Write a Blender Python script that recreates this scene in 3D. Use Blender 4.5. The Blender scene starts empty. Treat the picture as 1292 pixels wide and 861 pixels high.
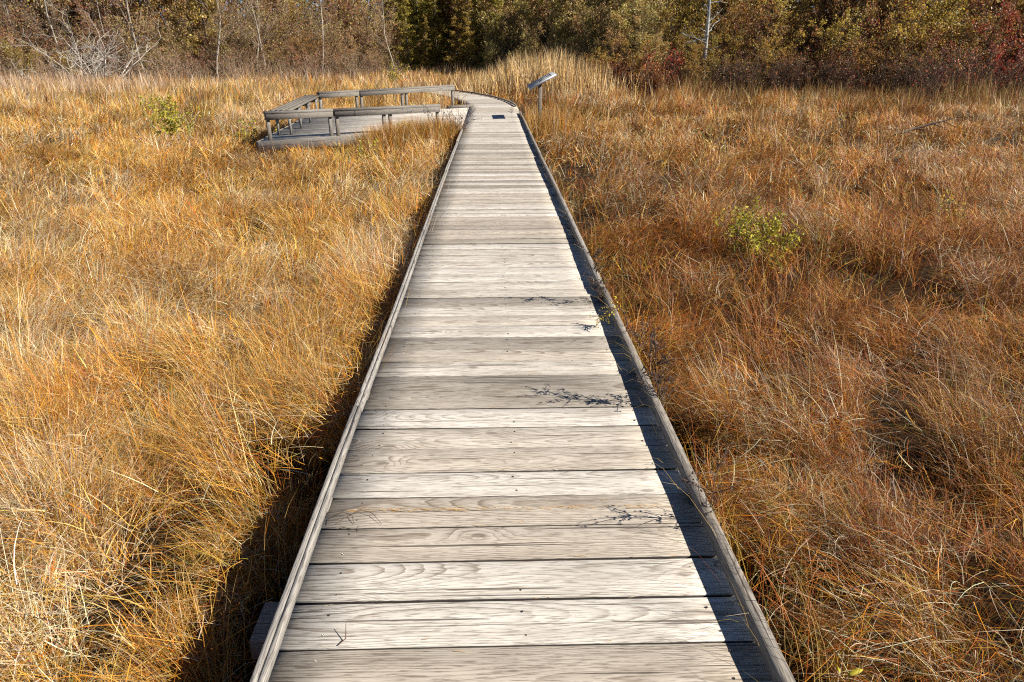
import bpy, math, random
import numpy as np
from mathutils import Vector, Matrix

R = np.random.default_rng(7)
random.seed(7)
C = bpy.context.scene.collection
rad = math.radians

# ------------------------------------------------------------------ camera
DECK = 0.5
EYE = 1.70
CAM = Vector((0, 0, DECK + EYE))
PITCH, YAW = rad(23.1), rad(-1.6)
F, CX, CY = 861.0, 646.0, 430.5
rotm = (Matrix.Rotation(YAW, 3, 'Z') @ Matrix.Rotation(math.pi / 2 - PITCH, 3, 'X'))


def ray(px, py):
    return (rotm @ Vector(((px - CX) / F, -(py - CY) / F, -1))).normalized()


def ground(px, py, z=0.0):
    d = ray(px, py)
    t = (z - CAM.z) / d.z
    return CAM + d * t


def at(px, D, z=0.0):
    d = ray(px, 63)
    p = CAM + d * (D / d.y)
    return Vector((p.x, p.y, z))


scene = bpy.context.scene
cam = bpy.data.cameras.new('camera')
cam.lens, cam.sensor_width = F / 1292 * 36, 36
cam.clip_start, cam.clip_end = 0.05, 2000
camo = bpy.data.objects.new('camera', cam)
camo.location = CAM
camo.rotation_euler = (math.pi / 2 - PITCH, 0, YAW)
C.objects.link(camo)
scene.camera = camo

# ------------------------------------------------------------------ light
EL = rad(38.5)
w = bpy.data.worlds.new('World')
scene.world = w
w.use_nodes = True
nt = w.node_tree
sky = nt.nodes.new('ShaderNodeTexSky')
sky.sky_type = 'NISHITA'
sky.sun_disc = False
sky.sun_elevation = EL
sky.sun_rotation = rad(104)
sky.air_density = 1.0
sky.dust_density = 0.1
sky.ozone_density = 6.0
sky.altitude = 4000
bg = nt.nodes['Background']
bg.inputs[1].default_value = 0.06
nt.links.new(sky.outputs[0], bg.inputs[0])
sl = bpy.data.lights.new('sun', 'SUN')
sl.energy = 5.0
sl.angle = rad(0.5)
sl.color = (1.0, 0.95, 0.87)
so = bpy.data.objects.new('sun', sl)
so.rotation_euler = (0, math.pi / 2 - EL, rad(-14))
so.location = (30, 0, 40)
C.objects.link(so)
vs = scene.view_settings
vs.view_transform = 'Standard'
vs.look = 'None'
vs.exposure = 0.90
vs.gamma = 1.0
scene.render.engine = 'CYCLES'
cy = scene.cycles
cy.max_bounces = 6
cy.diffuse_bounces = 2
cy.glossy_bounces = 2
cy.transmission_bounces = 3
cy.filter_width = 1.15
cy.use_denoising = False
cy.caustics_reflective = cy.caustics_refractive = False


# ------------------------------------------------------------------ objects
def tag(o, label=None, cat=None, group=None, kind=None):
    if label: o['label'] = label
    if cat: o['category'] = cat
    if group: o['group'] = group
    if kind: o['kind'] = kind
    return o


def empty(name, loc, label, cat, group=None, rz=0.0):
    o = bpy.data.objects.new(name, None)
    o.location = loc
    o.rotation_euler = (0, 0, rz)
    o.empty_display_size = 0.1
    C.objects.link(o)
    return tag(o, label, cat, group)


class MB:
    """numpy mesh collector"""

    def __init__(s):
        s.v, s.f, s.col, s.gr, s.tone = [], [], [], [], []   # f: list of (faces array, mat)
        s.n = 0

    def add(s, v, faces, col=None, gr=None, tone=None, mat=0):
        v = np.asarray(v, np.float32).reshape(-1, 3)
        k = len(v)
        s.v.append(v)
        for f in (faces if isinstance(faces, list) else [faces]):
            f = np.asarray(f, np.int32)
            if f.size:
                s.f.append((f + s.n, mat))
        c = np.zeros((k, 4), np.float32); c[:, 3] = 1
        if col is not None: c[:, :3] = col
        s.col.append(c)
        g = np.zeros((k, 3), np.float32)
        if gr is not None: g[:] = gr
        s.gr.append(g)
        t = np.full(k, 0.5, np.float32)
        if tone is not None: t[:] = tone
        s.tone.append(t)
        s.n += k
        return s

    def mesh(s, name, mats):
        me = bpy.data.meshes.new(name)
        v = np.concatenate(s.v)
        me.vertices.add(len(v))
        me.vertices.foreach_set('co', v.ravel())
        loops = np.concatenate([f.ravel() for f, m in s.f])
        tot = np.concatenate([np.full(len(f), f.shape[1], np.int32) for f, m in s.f])
        mi = np.concatenate([np.full(len(f), m, np.int32) for f, m in s.f])
        start = np.concatenate([[0], np.cumsum(tot)[:-1]]).astype(np.int32)
        me.loops.add(len(loops))
        me.loops.foreach_set('vertex_index', loops)
        me.polygons.add(len(tot))
        me.polygons.foreach_set('loop_start', start)
        me.polygons.foreach_set('loop_total', tot)
        if len(mats) > 1: me.polygons.foreach_set('material_index', mi)
        me.update(calc_edges=True)
        a = me.attributes.new('Col', 'FLOAT_COLOR', 'POINT')
        a.data.foreach_set('color', np.concatenate(s.col).ravel())
        g = np.concatenate(s.gr)
        if np.any(g):
            a = me.attributes.new('grain', 'FLOAT_VECTOR', 'POINT')
            a.data.foreach_set('vector', g.ravel())
            a = me.attributes.new('tone', 'FLOAT', 'POINT')
            a.data.foreach_set('value', np.concatenate(s.tone))
        for m in mats: me.materials.append(m)
        return me

    def build(s, name, mats, parent=None):
        if not isinstance(mats, (list, tuple)): mats = [mats]
        o = bpy.data.objects.new(name, s.mesh(name, mats))
        C.objects.link(o)
        if parent:
            o.parent = parent
        return o


# ------------------------------------------------------------------ numpy noise
def _hash(ix, iy, seed):
    h = (ix.astype(np.int64) * 374761393 + iy.astype(np.int64) * 668265263 + seed * 974634777) & 0x7fffffff
    h = ((h ^ (h >> 13)) * 1274126177) & 0x7fffffff
    return ((h ^ (h >> 16)) & 0xffff) / 65535.0


def vn(x, y, seed=0):
    x = np.asarray(x, np.float64); y = np.asarray(y, np.float64)
    ix, iy = np.floor(x), np.floor(y)
    fx, fy = x - ix, y - iy
    fx, fy = fx * fx * (3 - 2 * fx), fy * fy * (3 - 2 * fy)
    a, b = _hash(ix, iy, seed), _hash(ix + 1, iy, seed)
    c, d = _hash(ix, iy + 1, seed), _hash(ix + 1, iy + 1, seed)
    return (a * (1 - fx) + b * fx) * (1 - fy) + (c * (1 - fx) + d * fx) * fy


def fbm(x, y, seed=0, o=3):
    s, a, t = 0, 0.5, 0
    for k in range(o):
        s = s + a * vn(x * 2 ** k + 17.3 * k, y * 2 ** k - 9.1 * k, seed + k)
        t += a; a *= 0.5
    return s / t


def sstep(a, b, x):
    t = np.clip((x - a) / (b - a), 0, 1)
    return t * t * (3 - 2 * t)


# ------------------------------------------------------------------ materials
class NT:
    def __init__(s, name):
        s.m = bpy.data.materials.new(name)
        s.m.use_nodes = True
        s.t = s.m.node_tree
        s.t.nodes.clear()
        s.out = s.n('ShaderNodeOutputMaterial')

    def n(s, typ, props=None, **inp):
        nd = s.t.nodes.new(typ)
        for k, v in (props or {}).items(): setattr(nd, k, v)
        for k, v in inp.items():
            s.set(nd, k.replace('_', ' '), v)
        return nd

    def set(s, nd, k, v):
        sock = nd.inputs[int(k[1:])] if k[0] == 'i' and k[1:].isdigit() else nd.inputs[k]
        if isinstance(v, bpy.types.NodeSocket): s.t.links.new(v, sock)
        else: sock.default_value = v

    def math(s, op, a, b=0.0, c=0.0, clamp=False):
        nd = s.n('ShaderNodeMath', {'operation': op, 'use_clamp': clamp}, i0=a, i1=b, i2=c)
        return nd.outputs[0]

    def mix(s, f, a, b, blend='MIX'):
        nd = s.t.nodes.new('ShaderNodeMix')
        nd.data_type = 'RGBA'; nd.blend_type = blend
        for i, v in ((0, f), (6, a), (7, b)):
            if isinstance(v, bpy.types.NodeSocket): s.t.links.new(v, nd.inputs[i])
            else: nd.inputs[i].default_value = v
        return nd.outputs[2]

    def ramp(s, f, pts):
        nd = s.t.nodes.new('ShaderNodeValToRGB')
        e = nd.color_ramp.elements
        while len(e) < len(pts): e.new(0.5)
        for x, (p, c) in zip(e, pts):
            x.position = p
            x.color = (c, c, c, 1) if not isinstance(c, tuple) else (*c, 1)
        s.t.links.new(f, nd.inputs[0])
        return nd.outputs[0]

    def comb(s, x, y, z):
        return s.n('ShaderNodeCombineXYZ', None, i0=x, i1=y, i2=z).outputs[0]

    def noise(s, vec, scale, detail=2.0, rough=0.5, w=None):
        nd = s.n('ShaderNodeTexNoise', None, Vector=vec, Scale=scale, Detail=detail, Roughness=rough)
        return nd.outputs[0]


def c4(r, g, b): return (r, g, b, 1)


def wood_mat(name, light, mid, dark, ringf=120.0, seed=0.0, contrast=1.0):
    t = NT(name)
    g = t.n('ShaderNodeAttribute', {'attribute_name': 'grain'}).outputs['Vector']
    tone = t.n('ShaderNodeAttribute', {'attribute_name': 'tone'}).outputs['Fac']
    sep = t.n('ShaderNodeSeparateXYZ', None, i0=g)
    x, y, z = sep.outputs
    low = t.noise(t.comb(t.math('MULTIPLY', x, 1.3), t.math('MULTIPLY', y, 3.0), t.math('MULTIPLY', z, 3.0)), 1.0, 1.5)
    low2 = t.noise(t.comb(t.math('MULTIPLY', x, 0.9), t.math('ADD', t.math('MULTIPLY', y, 1.5), 7.7), z), 1.0, 1.0)
    # knots
    vo = t.n('ShaderNodeTexVoronoi', {'voronoi_dimensions': '2D'}, Vector=t.comb(t.math('MULTIPLY', x, 2.0), t.math('MULTIPLY', y, 4.6), 0.0), Scale=1.0)
    d = vo.outputs['Distance']
    sel = t.math('GREATER_THAN', t.n('ShaderNodeSeparateColor', None, i0=vo.outputs['Color']).outputs[0], 0.84)
    kn = t.math('MULTIPLY', t.math('EXPONENT', t.math('MULTIPLY', t.math('MULTIPLY', d, d), -110.0)), sel)
    kw = t.math('MULTIPLY', t.math('EXPONENT', t.math('MULTIPLY', t.math('MULTIPLY', d, d), -22.0)), sel)
    yy = t.math('ADD', y, t.math('MULTIPLY', t.math('SUBTRACT', low, 0.5), 0.055))
    zz = t.math('ADD', z, t.math('MULTIPLY', t.math('SUBTRACT', low2, 0.5), 0.13))
    r = t.math('SQRT', t.math('ADD', t.math('MULTIPLY', yy, yy), t.math('MULTIPLY', zz, zz)))
    r = t.math('ADD', r, t.math('MULTIPLY', kw, 0.024))
    fib = t.noise(t.comb(t.math('MULTIPLY', x, 15.0), t.math('MULTIPLY', y, 230.0), t.math('MULTIPLY', z, 170.0)), 1.0, 3.0, 0.6)
    fib2 = t.noise(t.comb(t.math('MULTIPLY', x, 1.6), t.math('MULTIPLY', y, 45.0), t.math('MULTIPLY', z, 45.0)), 1.0, 2.0, 0.6)
    rr = t.math('ADD', t.math('MULTIPLY', r, ringf), t.math('MULTIPLY', fib2, 0.7))
    fr = t.math('FRACT', rr)
    ring = t.ramp(fr, [(0.0, 0.0), (0.50, 0.10), (0.76, 0.50), (0.88, 1.0), (0.95, 0.9), (1.0, 0.0)])
    # ring strength varies over the board
    rs = t.ramp(t.noise(t.comb(t.math('MULTIPLY', x, 1.2), t.math('MULTIPLY', y, 9.0), z), 1.0, 2.0), [(0.32, 0.30), (0.60, 1.0)])
    ring = t.math('MULTIPLY', ring, rs)
    col = t.mix(t.math('MULTIPLY', ring, 0.78 * contrast), c4(*light), c4(*mid))
    # fibres
    col = t.mix(t.ramp(fib, [(0.36, 0.7 * contrast), (0.50, 0.0)]), col, c4(*dark))
    col = t.mix(t.ramp(fib2, [(0.30, 0.22 * contrast), (0.44, 0.0)]), col, c4(*mid))
    # knots themselves
    col = t.mix(t.ramp(kn, [(0.55, 0.0), (0.85, 0.55)]), col, c4(*[q * 0.8 for q in dark]))
    # cracks
    ck = t.noise(t.comb(t.math('MULTIPLY', x, 1.1), t.math('MULTIPLY', y, 75.0), t.math('ADD', t.math('MULTIPLY', z, 60.0), 3.0)), 1.0, 1.0)
    ckm = t.ramp(ck, [(0.295, 1.0), (0.32, 0.0)])
    col = t.mix(t.math('MULTIPLY', ckm, 0.8), col, c4(0.05, 0.035, 0.025))
    # weather stains and board tone
    st = t.noise(t.comb(t.math('MULTIPLY', x, 2.2), t.math('MULTIPLY', y, 10.0), t.math('MULTIPLY', z, 10.0)), 1.0, 3.0, 0.6)
    col = t.mix(t.ramp(st, [(0.45, 0.0), (0.72, 0.45)]), col, c4(mid[0] * .86, mid[1] * .9, mid[2] * .97))
    tn = t.ramp(tone, [(0.0, (0.55, 0.53, 0.50)), (0.35, (0.82, 0.77, 0.70)), (0.7, (1.0, 0.99, 0.96)), (1.0, (1.08, 1.08, 1.07))])
    col = t.mix(1.0, col, tn, 'MULTIPLY')
    bh = t.math('ADD', t.math('MULTIPLY', ring, -0.35), t.math('ADD', t.math('MULTIPLY', fib, 0.5), t.math('MULTIPLY', ckm, -1.2)))
    bump = t.n('ShaderNodeBump', None, Strength=0.85, Distance=0.003, Height=bh)
    p = t.n('ShaderNodeBsdfPrincipled', None, Roughness=0.78, Normal=bump.outputs[0])
    t.set(p, 'Base Color', col)
    p.inputs['Specular IOR Level'].default_value = 0.25
    t.t.links.new(p.outputs[0], t.out.inputs[0])
    return t.m


def leaf_mat(name, trans=0.3, vary=0.25, rough=0.6, spec=0.25, objvar=True):
    t = NT(name)
    col = t.n('ShaderNodeAttribute', {'attribute_name': 'Col'}).outputs['Color']
    if objvar:
        ob = t.n('ShaderNodeObjectInfo').outputs['Random']
        v = t.math('ADD', t.math('MULTIPLY', ob, vary * 2), 1 - vary)
        h = t.math('ADD', t.math('MULTIPLY', t.math('FRACT', t.math('MULTIPLY', ob, 7.3)), 0.05), 0.462)
        col = t.n('ShaderNodeHueSaturation', None, Hue=h, Saturation=1.0, Value=v, Color=col).outputs[0]
    p = t.n('ShaderNodeBsdfPrincipled', None, Roughness=rough)
    t.set(p, 'Base Color', col)
    p.inputs['Specular IOR Level'].default_value = spec
    tr = t.n('ShaderNodeBsdfTranslucent')
    t.set(tr, 'Color', col)
    mx = t.n('ShaderNodeMixShader', None, i0=trans, i1=p.outputs[0], i2=tr.outputs[0])
    t.t.links.new(mx.outputs[0], t.out.inputs[0])
    return t.m


def bark_mat(name, a, b, scale=9.0):
    t = NT(name)
    pos = t.n('ShaderNodeTexCoord').outputs['Object']
    mp = t.n('ShaderNodeMapping', None, Vector=pos)
    mp.inputs['Scale'].default_value = (1, 1, 0.3)
    n = t.noise(mp.outputs[0], scale, 4.0, 0.65)
    col = t.mix(t.ramp(n, [(0.35, 0.0), (0.65, 1.0)]), c4(*a), c4(*b))
    ob = t.n('ShaderNodeObjectInfo').outputs['Random']
    v = t.math('ADD', t.math('MULTIPLY', ob, 0.5), 0.75)
    col = t.n('ShaderNodeHueSaturation', None, Value=v, Color=col).outputs[0]
    p = t.n('ShaderNodeBsdfPrincipled', None, Roughness=0.85)
    t.set(p, 'Base Color', col)
    bump = t.n('ShaderNodeBump', None, Strength=0.5, Distance=0.01, Height=n)
    t.set(p, 'Normal', bump.outputs[0])
    t.t.links.new(p.outputs[0], t.out.inputs[0])
    return t.m


def plain_mat(name, col, rough=0.5, metal=0.0, var=0.12, scale=30.0):
    t = NT(name)
    pos = t.n('ShaderNodeTexCoord').outputs['Object']
    n = t.noise(pos, scale, 3.0)
    cc = t.mix(n, c4(*[q * (1 - var) for q in col]), c4(*[min(1, q * (1 + var)) for q in col]))
    p = t.n('ShaderNodeBsdfPrincipled', None, Roughness=rough, Metallic=metal)
    t.set(p, 'Base Color', cc)
    t.t.links.new(p.outputs[0], t.out.inputs[0])
    return t.m


M_DECK = wood_mat('weathered_plank', (0.60, 0.555, 0.485), (0.225, 0.172, 0.126), (0.13, 0.10, 0.075), ringf=150)
M_CURB = wood_mat('weathered_curb', (0.34, 0.315, 0.28), (0.16, 0.14, 0.12), (0.06, 0.05, 0.045), ringf=110, contrast=1.1)
M_RAIL = wood_mat('weathered_rail', (0.27, 0.245, 0.215), (0.13, 0.115, 0.095), (0.05, 0.045, 0.04), ringf=130)
M_UNDER = wood_mat('dark_framing', (0.24, 0.21, 0.18), (0.14, 0.12, 0.10), (0.07, 0.06, 0.05))
M_EDGE = plain_mat('gap_shade_board_edge', (0.045, 0.036, 0.028), 0.9, 0, .4)  # plank sides coloured near-black: painted shade that keeps the sunlit gaps dark
M_NAIL = plain_mat('nail_steel', (0.06, 0.05, 0.045), 0.6, 0.3)
M_NAILB = plain_mat('nail_bright', (0.62, 0.58, 0.48), 0.45, 0.4)
M_GRASS = leaf_mat('sedge_blade', 0.16, rough=0.55, spec=0.35, objvar=False)
M_LEAF = leaf_mat('shrub_leaf', 0.42, 0.28, 0.5, 0.4)
M_NEEDLE = leaf_mat('evergreen_needle', 0.2, 0.15)
M_PLANT = leaf_mat('marsh_plant_leaf', 0.35, objvar=False)
M_TWIG = bark_mat('twig_bark', (0.20, 0.135, 0.085), (0.38, 0.28, 0.185))
M_TWIGD = bark_mat('dark_twig_bark', (0.045, 0.026, 0.015), (0.13, 0.075, 0.042))
M_TWIGP = bark_mat('pale_twig_bark', (0.21, 0.18, 0.145), (0.42, 0.37, 0.30))
M_BARKP = bark_mat('pale_bark', (0.20, 0.165, 0.12), (0.40, 0.34, 0.26), 5)
M_BARKG = bark_mat('grey_bark', (0.13, 0.11, 0.09), (0.30, 0.26, 0.22), 6)
M_BIRCH = bark_mat('lichen_bark', (0.07, 0.06, 0.05), (0.46, 0.45, 0.40), 3.5)
M_EVBARK = bark_mat('evergreen_bark', (0.06, 0.045, 0.035), (0.14, 0.10, 0.08), 6)

# peat ground
t = NT('peat_ground')
pos = t.n('ShaderNodeNewGeometry').outputs['Position']
n1 = t.noise(pos, 1.4, 5.0, 0.6)
n2 = t.noise(pos, 22.0, 4.0, 0.7)
col = t.mix(n1, c4(0.010, 0.007, 0.004), c4(0.034, 0.021, 0.011))
col = t.mix(t.ramp(n2, [(0.45, 0.0), (0.7, 0.7)]), col, c4(0.075, 0.045, 0.02))
p = t.n('ShaderNodeBsdfPrincipled', None, Roughness=0.95)
p.inputs['Specular IOR Level'].default_value = 0.05
t.set(p, 'Base Color', col)
bmp = t.n('ShaderNodeBump', None, Strength=0.8, Distance=0.05, Height=n2)
t.set(p, 'Normal', bmp.outputs[0])
t.t.links.new(p.outputs[0], t.out.inputs[0])
M_PEAT = t.m

# ------------------------------------------------------------------ timber
def plank(mb, c, u, v, L, W, T, gx=None, tone=None, cham=0.004, mat=0, wob=0.0, edge=None):
    """a board centred at c (top centre), u along, v across, n up; chamfered profile, wood-grain coordinates"""
    u = Vector(u).normalized(); v = Vector(v).normalized(); n = u.cross(v)
    if n.z < 0: n = -n
    h, k = W / 2, cham
    prof = [(-h + k, 0), (h - k, 0), (h, -k), (h, -T + k), (h - k, -T), (-h + k, -T), (-h, -T + k), (-h, -k)]
    ns = 2 if wob == 0 else 7
    off, y0, z0 = random.uniform(0, 90), random.uniform(-0.07, 0.07), random.uniform(-0.16, -0.035)
    if random.random() < 0.3: z0 = random.uniform(-0.25, -0.16)
    tone = random.random() if tone is None else tone
    vv, gg = [], []
    ph = random.uniform(0, 6)
    for i in range(ns):
        s = -L / 2 + L * i / (ns - 1)
        dy = wob * math.sin(ph + s * 2.3)
        for (a, b) in prof:
            p = c + u * s + v * (a + dy) + n * b
            vv.append(p)
            gg.append((s + off, a - y0, b + z0))
    f = []
    for i in range(ns - 1):
        for j in range(8):
            j2 = (j + 1) % 8
            f.append((i * 8 + j, i * 8 + j2, i * 8 + 8 + j2, i * 8 + 8 + j))
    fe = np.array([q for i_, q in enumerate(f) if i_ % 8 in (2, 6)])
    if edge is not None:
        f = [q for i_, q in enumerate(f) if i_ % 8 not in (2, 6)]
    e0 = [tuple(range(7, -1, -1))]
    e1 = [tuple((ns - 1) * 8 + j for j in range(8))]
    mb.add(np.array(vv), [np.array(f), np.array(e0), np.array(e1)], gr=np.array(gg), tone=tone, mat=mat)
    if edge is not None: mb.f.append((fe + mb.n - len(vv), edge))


def beam(mb, p0, p1, W, T, up=(0, 0, 1), tone=None, cham=0.004, mat=0):
    """a timber whose top-face centre line runs p0 -> p1"""
    p0, p1 = Vector(p0), Vector(p1)
    u = (p1 - p0)
    v = Vector(up).cross(u)
    plank(mb, (p0 + p1) / 2, u, v, u.length, W, T, tone=tone, cham=cham, mat=mat)


def upright(mb, x, y, z0, z1, ax, ay, rz=0.0, tone=None):
    a = Vector((math.cos(rz), math.sin(rz), 0)); b = Vector((-math.sin(rz), math.cos(rz), 0))
    plank(mb, Vector((x, y, (z0 + z1) / 2)) + b * (ay / 2), Vector((0, 0, 1)), a, z1 - z0, ax, ay, tone=tone)


def nail(mb, x, y, z, r=0.0042, mat=1):
    k = 7
    a = np.arange(k) * 2 * math.pi / k
    ring = np.stack([x + r * np.cos(a), y + r * np.sin(a), np.full(k, z + 0.0012)], 1)
    low = np.stack([x + r * 1.25 * np.cos(a), y + r * 1.25 * np.sin(a), np.full(k, z - 0.0006)], 1)
    f = [(i, (i + 1) % k, k + (i + 1) % k, k + i) for i in range(k)]
    mb.add(np.concatenate([ring, low]), [np.array(f), np.array([tuple(range(k))])], mat=mat, gr=(1, 0, 0))


# ------------------------------------------------------------------ boardwalk
XL, XR = -0.712, 0.842
XM, HW = (XL + XR) / 2, (XR - XL) / 2
BEND, RB = 22.0, 23.0          # beyond BEND the walk curves to the left


def walk(s, off=0.0):
    """point at arc length s along the walk, off to the right; and heading"""
    if s <= BEND: return Vector((XM + off, s, DECK)), 0.0
    a = (s - BEND) / RB
    return Vector((XM - RB + (RB + off) * math.cos(a), BEND + (RB + off) * math.sin(a), DECK)), a


boardwalk = empty('boardwalk', (XM, 8, 0), 'long grey weathered plank boardwalk running straight through the dry sedge', 'boardwalk')


def at_bw(o):
    o.parent = boardwalk
    o.matrix_parent_inverse = Matrix.Translation(-Vector((XM, 8, 0)))
    return o


dk = MB()
edges = [1.77 + 0.192 * k for k in range(-22, 0)] + [1.77, 1.966, 2.159, 2.349, 2.533]
while edges[-1] < 36: edges.append(edges[-1] + 0.192 + random.uniform(-0.003, 0.003))
tones = {1.386: 0.30, 1.578: 0.82, 1.77: 0.72, 1.966: 0.38, 2.159: 0.30, 2.349: 0.85, 2.533: 0.42}
prevt = 0.5
for a, b in zip(edges[:-1], edges[1:]):
    c, h = walk((a + b) / 2)
    u = Vector((math.cos(h), math.sin(h), 0)); v = Vector((-math.sin(h), math.cos(h), 0))
    L = 2 * HW + random.uniform(-0.012, 0.012)
    tl = 0.0 if a > 20 else random.uniform(-0.0016, 0.0016)
    cc = c + Vector((random.uniform(-.004, .004), 0, random.uniform(-0.0035, 0.0)))
    skew = random.uniform(-0.0028, 0.0028)
    uu = (u + v * skew + Vector((0, 0, tl))).normalized()
    vv_ = (v + Vector((0, 0, random.uniform(-0.03, 0.03)))).normalized()
    to = min(1, max(0, random.gauss(0.54, 0.32)))
    for q, tv in tones.items():
        if abs(a - q) < 0.02: to = tv
    g = random.choice((0.004, 0.005, 0.007, 0.009, 0.013)) + (0.006 if a > 6 else 0)
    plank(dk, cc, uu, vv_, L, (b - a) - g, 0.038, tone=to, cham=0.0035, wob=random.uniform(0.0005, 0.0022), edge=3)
    if a < 24:
        for off in (-0.62, 0.02, 0.64):
            for q in (-0.05, 0.052):
                if random.random() < (0.55 if off == 0.02 else 0.85):
                    pp = walk((a + b) / 2 + q + random.uniform(-.012, .012), off + random.uniform(-.014, .014))[0]
                    nail(dk, pp.x, pp.y, DECK - 0.001 + random.uniform(0, .0008), random.uniform(.0026, .0042), 2 if (abs(off) > .5 and random.random() < .35) else 1)
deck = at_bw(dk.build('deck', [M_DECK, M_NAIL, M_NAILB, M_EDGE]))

# stringers, cross beams, posts
for off in (-0.6, 0.0, 0.6):
    mb = MB()
    s = -2.4
    while s < 35:
        s1 = s + 3.6 if s < 20 else s + 1.5
        beam(mb, walk(s, off)[0] - Vector((0, 0, 0.047)), walk(s1 - 0.004, off)[0] - Vector((0, 0, 0.047)), 0.04, 0.18, tone=0.3)
        s = s1
    at_bw(mb.build('stringer', M_UNDER))
for k, s in enumerate([-0.55, 1.93, 4.4, 6.85, 9.3, 11.8, 14.2, 16.7, 19.2, 21.7, 24.2, 26.7, 29.2]):
    mb = MB()
    z = Vector((0, 0, -0.23))
    beam(mb, walk(s, -HW - 0.17)[0] + z, walk(s, HW + 0.05)[0] + z, 0.19, 0.09, tone=0.55)
    at_bw(mb.build('cross_beam', M_UNDER))
    for off in (-0.62, 0.62):
        mb = MB()
        c, h = walk(s, off)
        upright(mb, c.x, c.y, -0.3, DECK - 0.325, 0.14, 0.14, h, tone=0.4)
        at_bw(mb.build('post', M_UNDER))

# curb rails on small blocks
def curb_run(s0, s1, side, breaks):
    off = side * (HW - 0.024)
    pts = [s0] + breaks + [s1]
    for a, b in zip(pts[:-1], pts[1:]):
        mb = MB()
        n = max(2, int((b - a) / 0.45)) if a < BEND - 1 else max(2, int((b - a) / 0.6))
        # one long slightly bowed timber
        ph = random.uniform(0, 6)
        prof = [(-.017, .04), (.001, .0395), (.0035, .033), (.0055, .0395), (.017, .04), (.020, .036), (.020, .003), (.017, 0), (-.017, 0), (-.020, .003), (-.020, .036)]
        if side > 0: prof = [(-.018, .052), (.018, .052), (.021, .048), (.021, .003), (.018, 0), (-.018, 0), (-.021, .003), (-.021, .048)]
        K = len(prof)
        g0 = random.uniform(0, 50); y0 = random.uniform(-.02, .02); z0 = random.uniform(-.09, -.03)
        vv, gg = [], []
        for i in range(n + 1):
            s = a + 0.004 + (b - a - 0.008) * i / n
            bow = 0.005 * math.sin(ph + s * 1.1)
            hz = 0.016 + 0.003 * math.sin(ph * 2 + s * 1.7)
            c, h = walk(s, off + bow)
            r = Vector((math.cos(h), math.sin(h), 0))
            for (x, z) in prof:
                vv.append(c + r * x + Vector((0, 0, hz + z)))
                gg.append((s + g0, x - y0, z + z0))
        f = [(i * K + j, i * K + K + j, i * K + K + (j + 1) % K, i * K + (j + 1) % K) for i in range(n) for j in range(K)]
        mb.add(np.array(vv), [np.array(f), np.array([tuple(range(K))]), np.array([tuple(n * K + j for j in range(K - 1, -1, -1))])],
               gr=np.array(gg), tone=random.uniform(0.45, 0.8) if side < 0 else random.uniform(.3, .6))
        s = a + 0.2
        rail = at_bw(mb.build('curb_rail', M_CURB))
        while s < b:
            bm = MB()
            c, h = walk(s, off)
            plank(bm, c + Vector((0, 0, 0.0125)), Vector((-math.sin(h), math.cos(h), 0)), Vector((math.cos(h), math.sin(h), 0)), 0.09, 0.034, 0.0125, tone=.5)
            ob = bm.build('spacer_block', M_CURB)
            ob.parent = rail
            s += 1.2
curb_run(-1.5, 16.25, -1, [3.05, 6.7, 10.3, 13.9])
curb_run(-1.5, 20.9, 1, [4.85, 8.5, 12.1, 15.8, 19.4])
curb_run(23.3, 33.5, 1, [26.9, 30.5])

# ------------------------------------------------------------------ viewing platform
PA, PB, PC, PD = Vector((-4.72, 14.40)), Vector((XL - .008, 16.85)), Vector((XL - .03, 23.35)), Vector((-5.15, 20.05))
poly = [PA, PB, PC, PD]


def clip(pts, p, n):            # keep the side with (q-p).n >= 0
    out = []
    for i in range(len(pts)):
        a, b = pts[i], pts[(i + 1) % len(pts)]
        da, db = (a - p).dot(n), (b - p).dot(n)
        if da >= 0: out.append(a)
        if (da >= 0) != (db >= 0): out.append(a + (b - a) * (da / (da - db)))
    return out


platform = empty('viewing_platform', (-2.6, 18.6, 0), 'low wooden viewing platform with knee-high railings beside the boardwalk', 'viewing platform')
PINV = Matrix.Translation(-Vector((-2.6, 18.6, 0)))


def at_pf(o, parent=None):
    o.parent = parent or platform
    if parent is None: o.matrix_parent_inverse = PINV
    return o


e = (PB - PA).normalized()
nv = Vector((-e.y, e.x))
mb = MB()
k = 0
while True:
    d0 = 0.192 * k
    if d0 > 8: break
    pts = clip(clip(poly, PA + nv * (d0 + .003), nv), PA + nv * (d0 + .188), -nv)
    if len(pts) >= 3:
        z1 = DECK - 0.006 + random.uniform(-.003, .0); z0 = z1 - .036
        m = len(pts)
        vv = [Vector((q.x, q.y, z1)) for q in pts] + [Vector((q.x, q.y, z0)) for q in pts]
        off, y0, zz = random.uniform(0, 90), random.uniform(-.07, .07), random.uniform(-.15, -.04)
        gg = [((q - PA).dot(e) + off, (q - PA).dot(nv) - d0 - .09 - y0, dz + zz) for dz in (0, -.036) for q in pts]
        side = [(i, m + i, m + (i + 1) % m, (i + 1) % m) for i in range(m)]
        mb.add(np.array(vv), [np.array([tuple(range(m))]), np.array([tuple(range(2 * m - 1, m - 1, -1))]), np.array(side)], gr=np.array(gg),
               tone=min(1, max(0, random.gauss(0.75, 0.25))))
    k += 1
at_pf(mb.build('deck', M_DECK))


def v3(p, z): return Vector((p.x, p.y, z))


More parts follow.
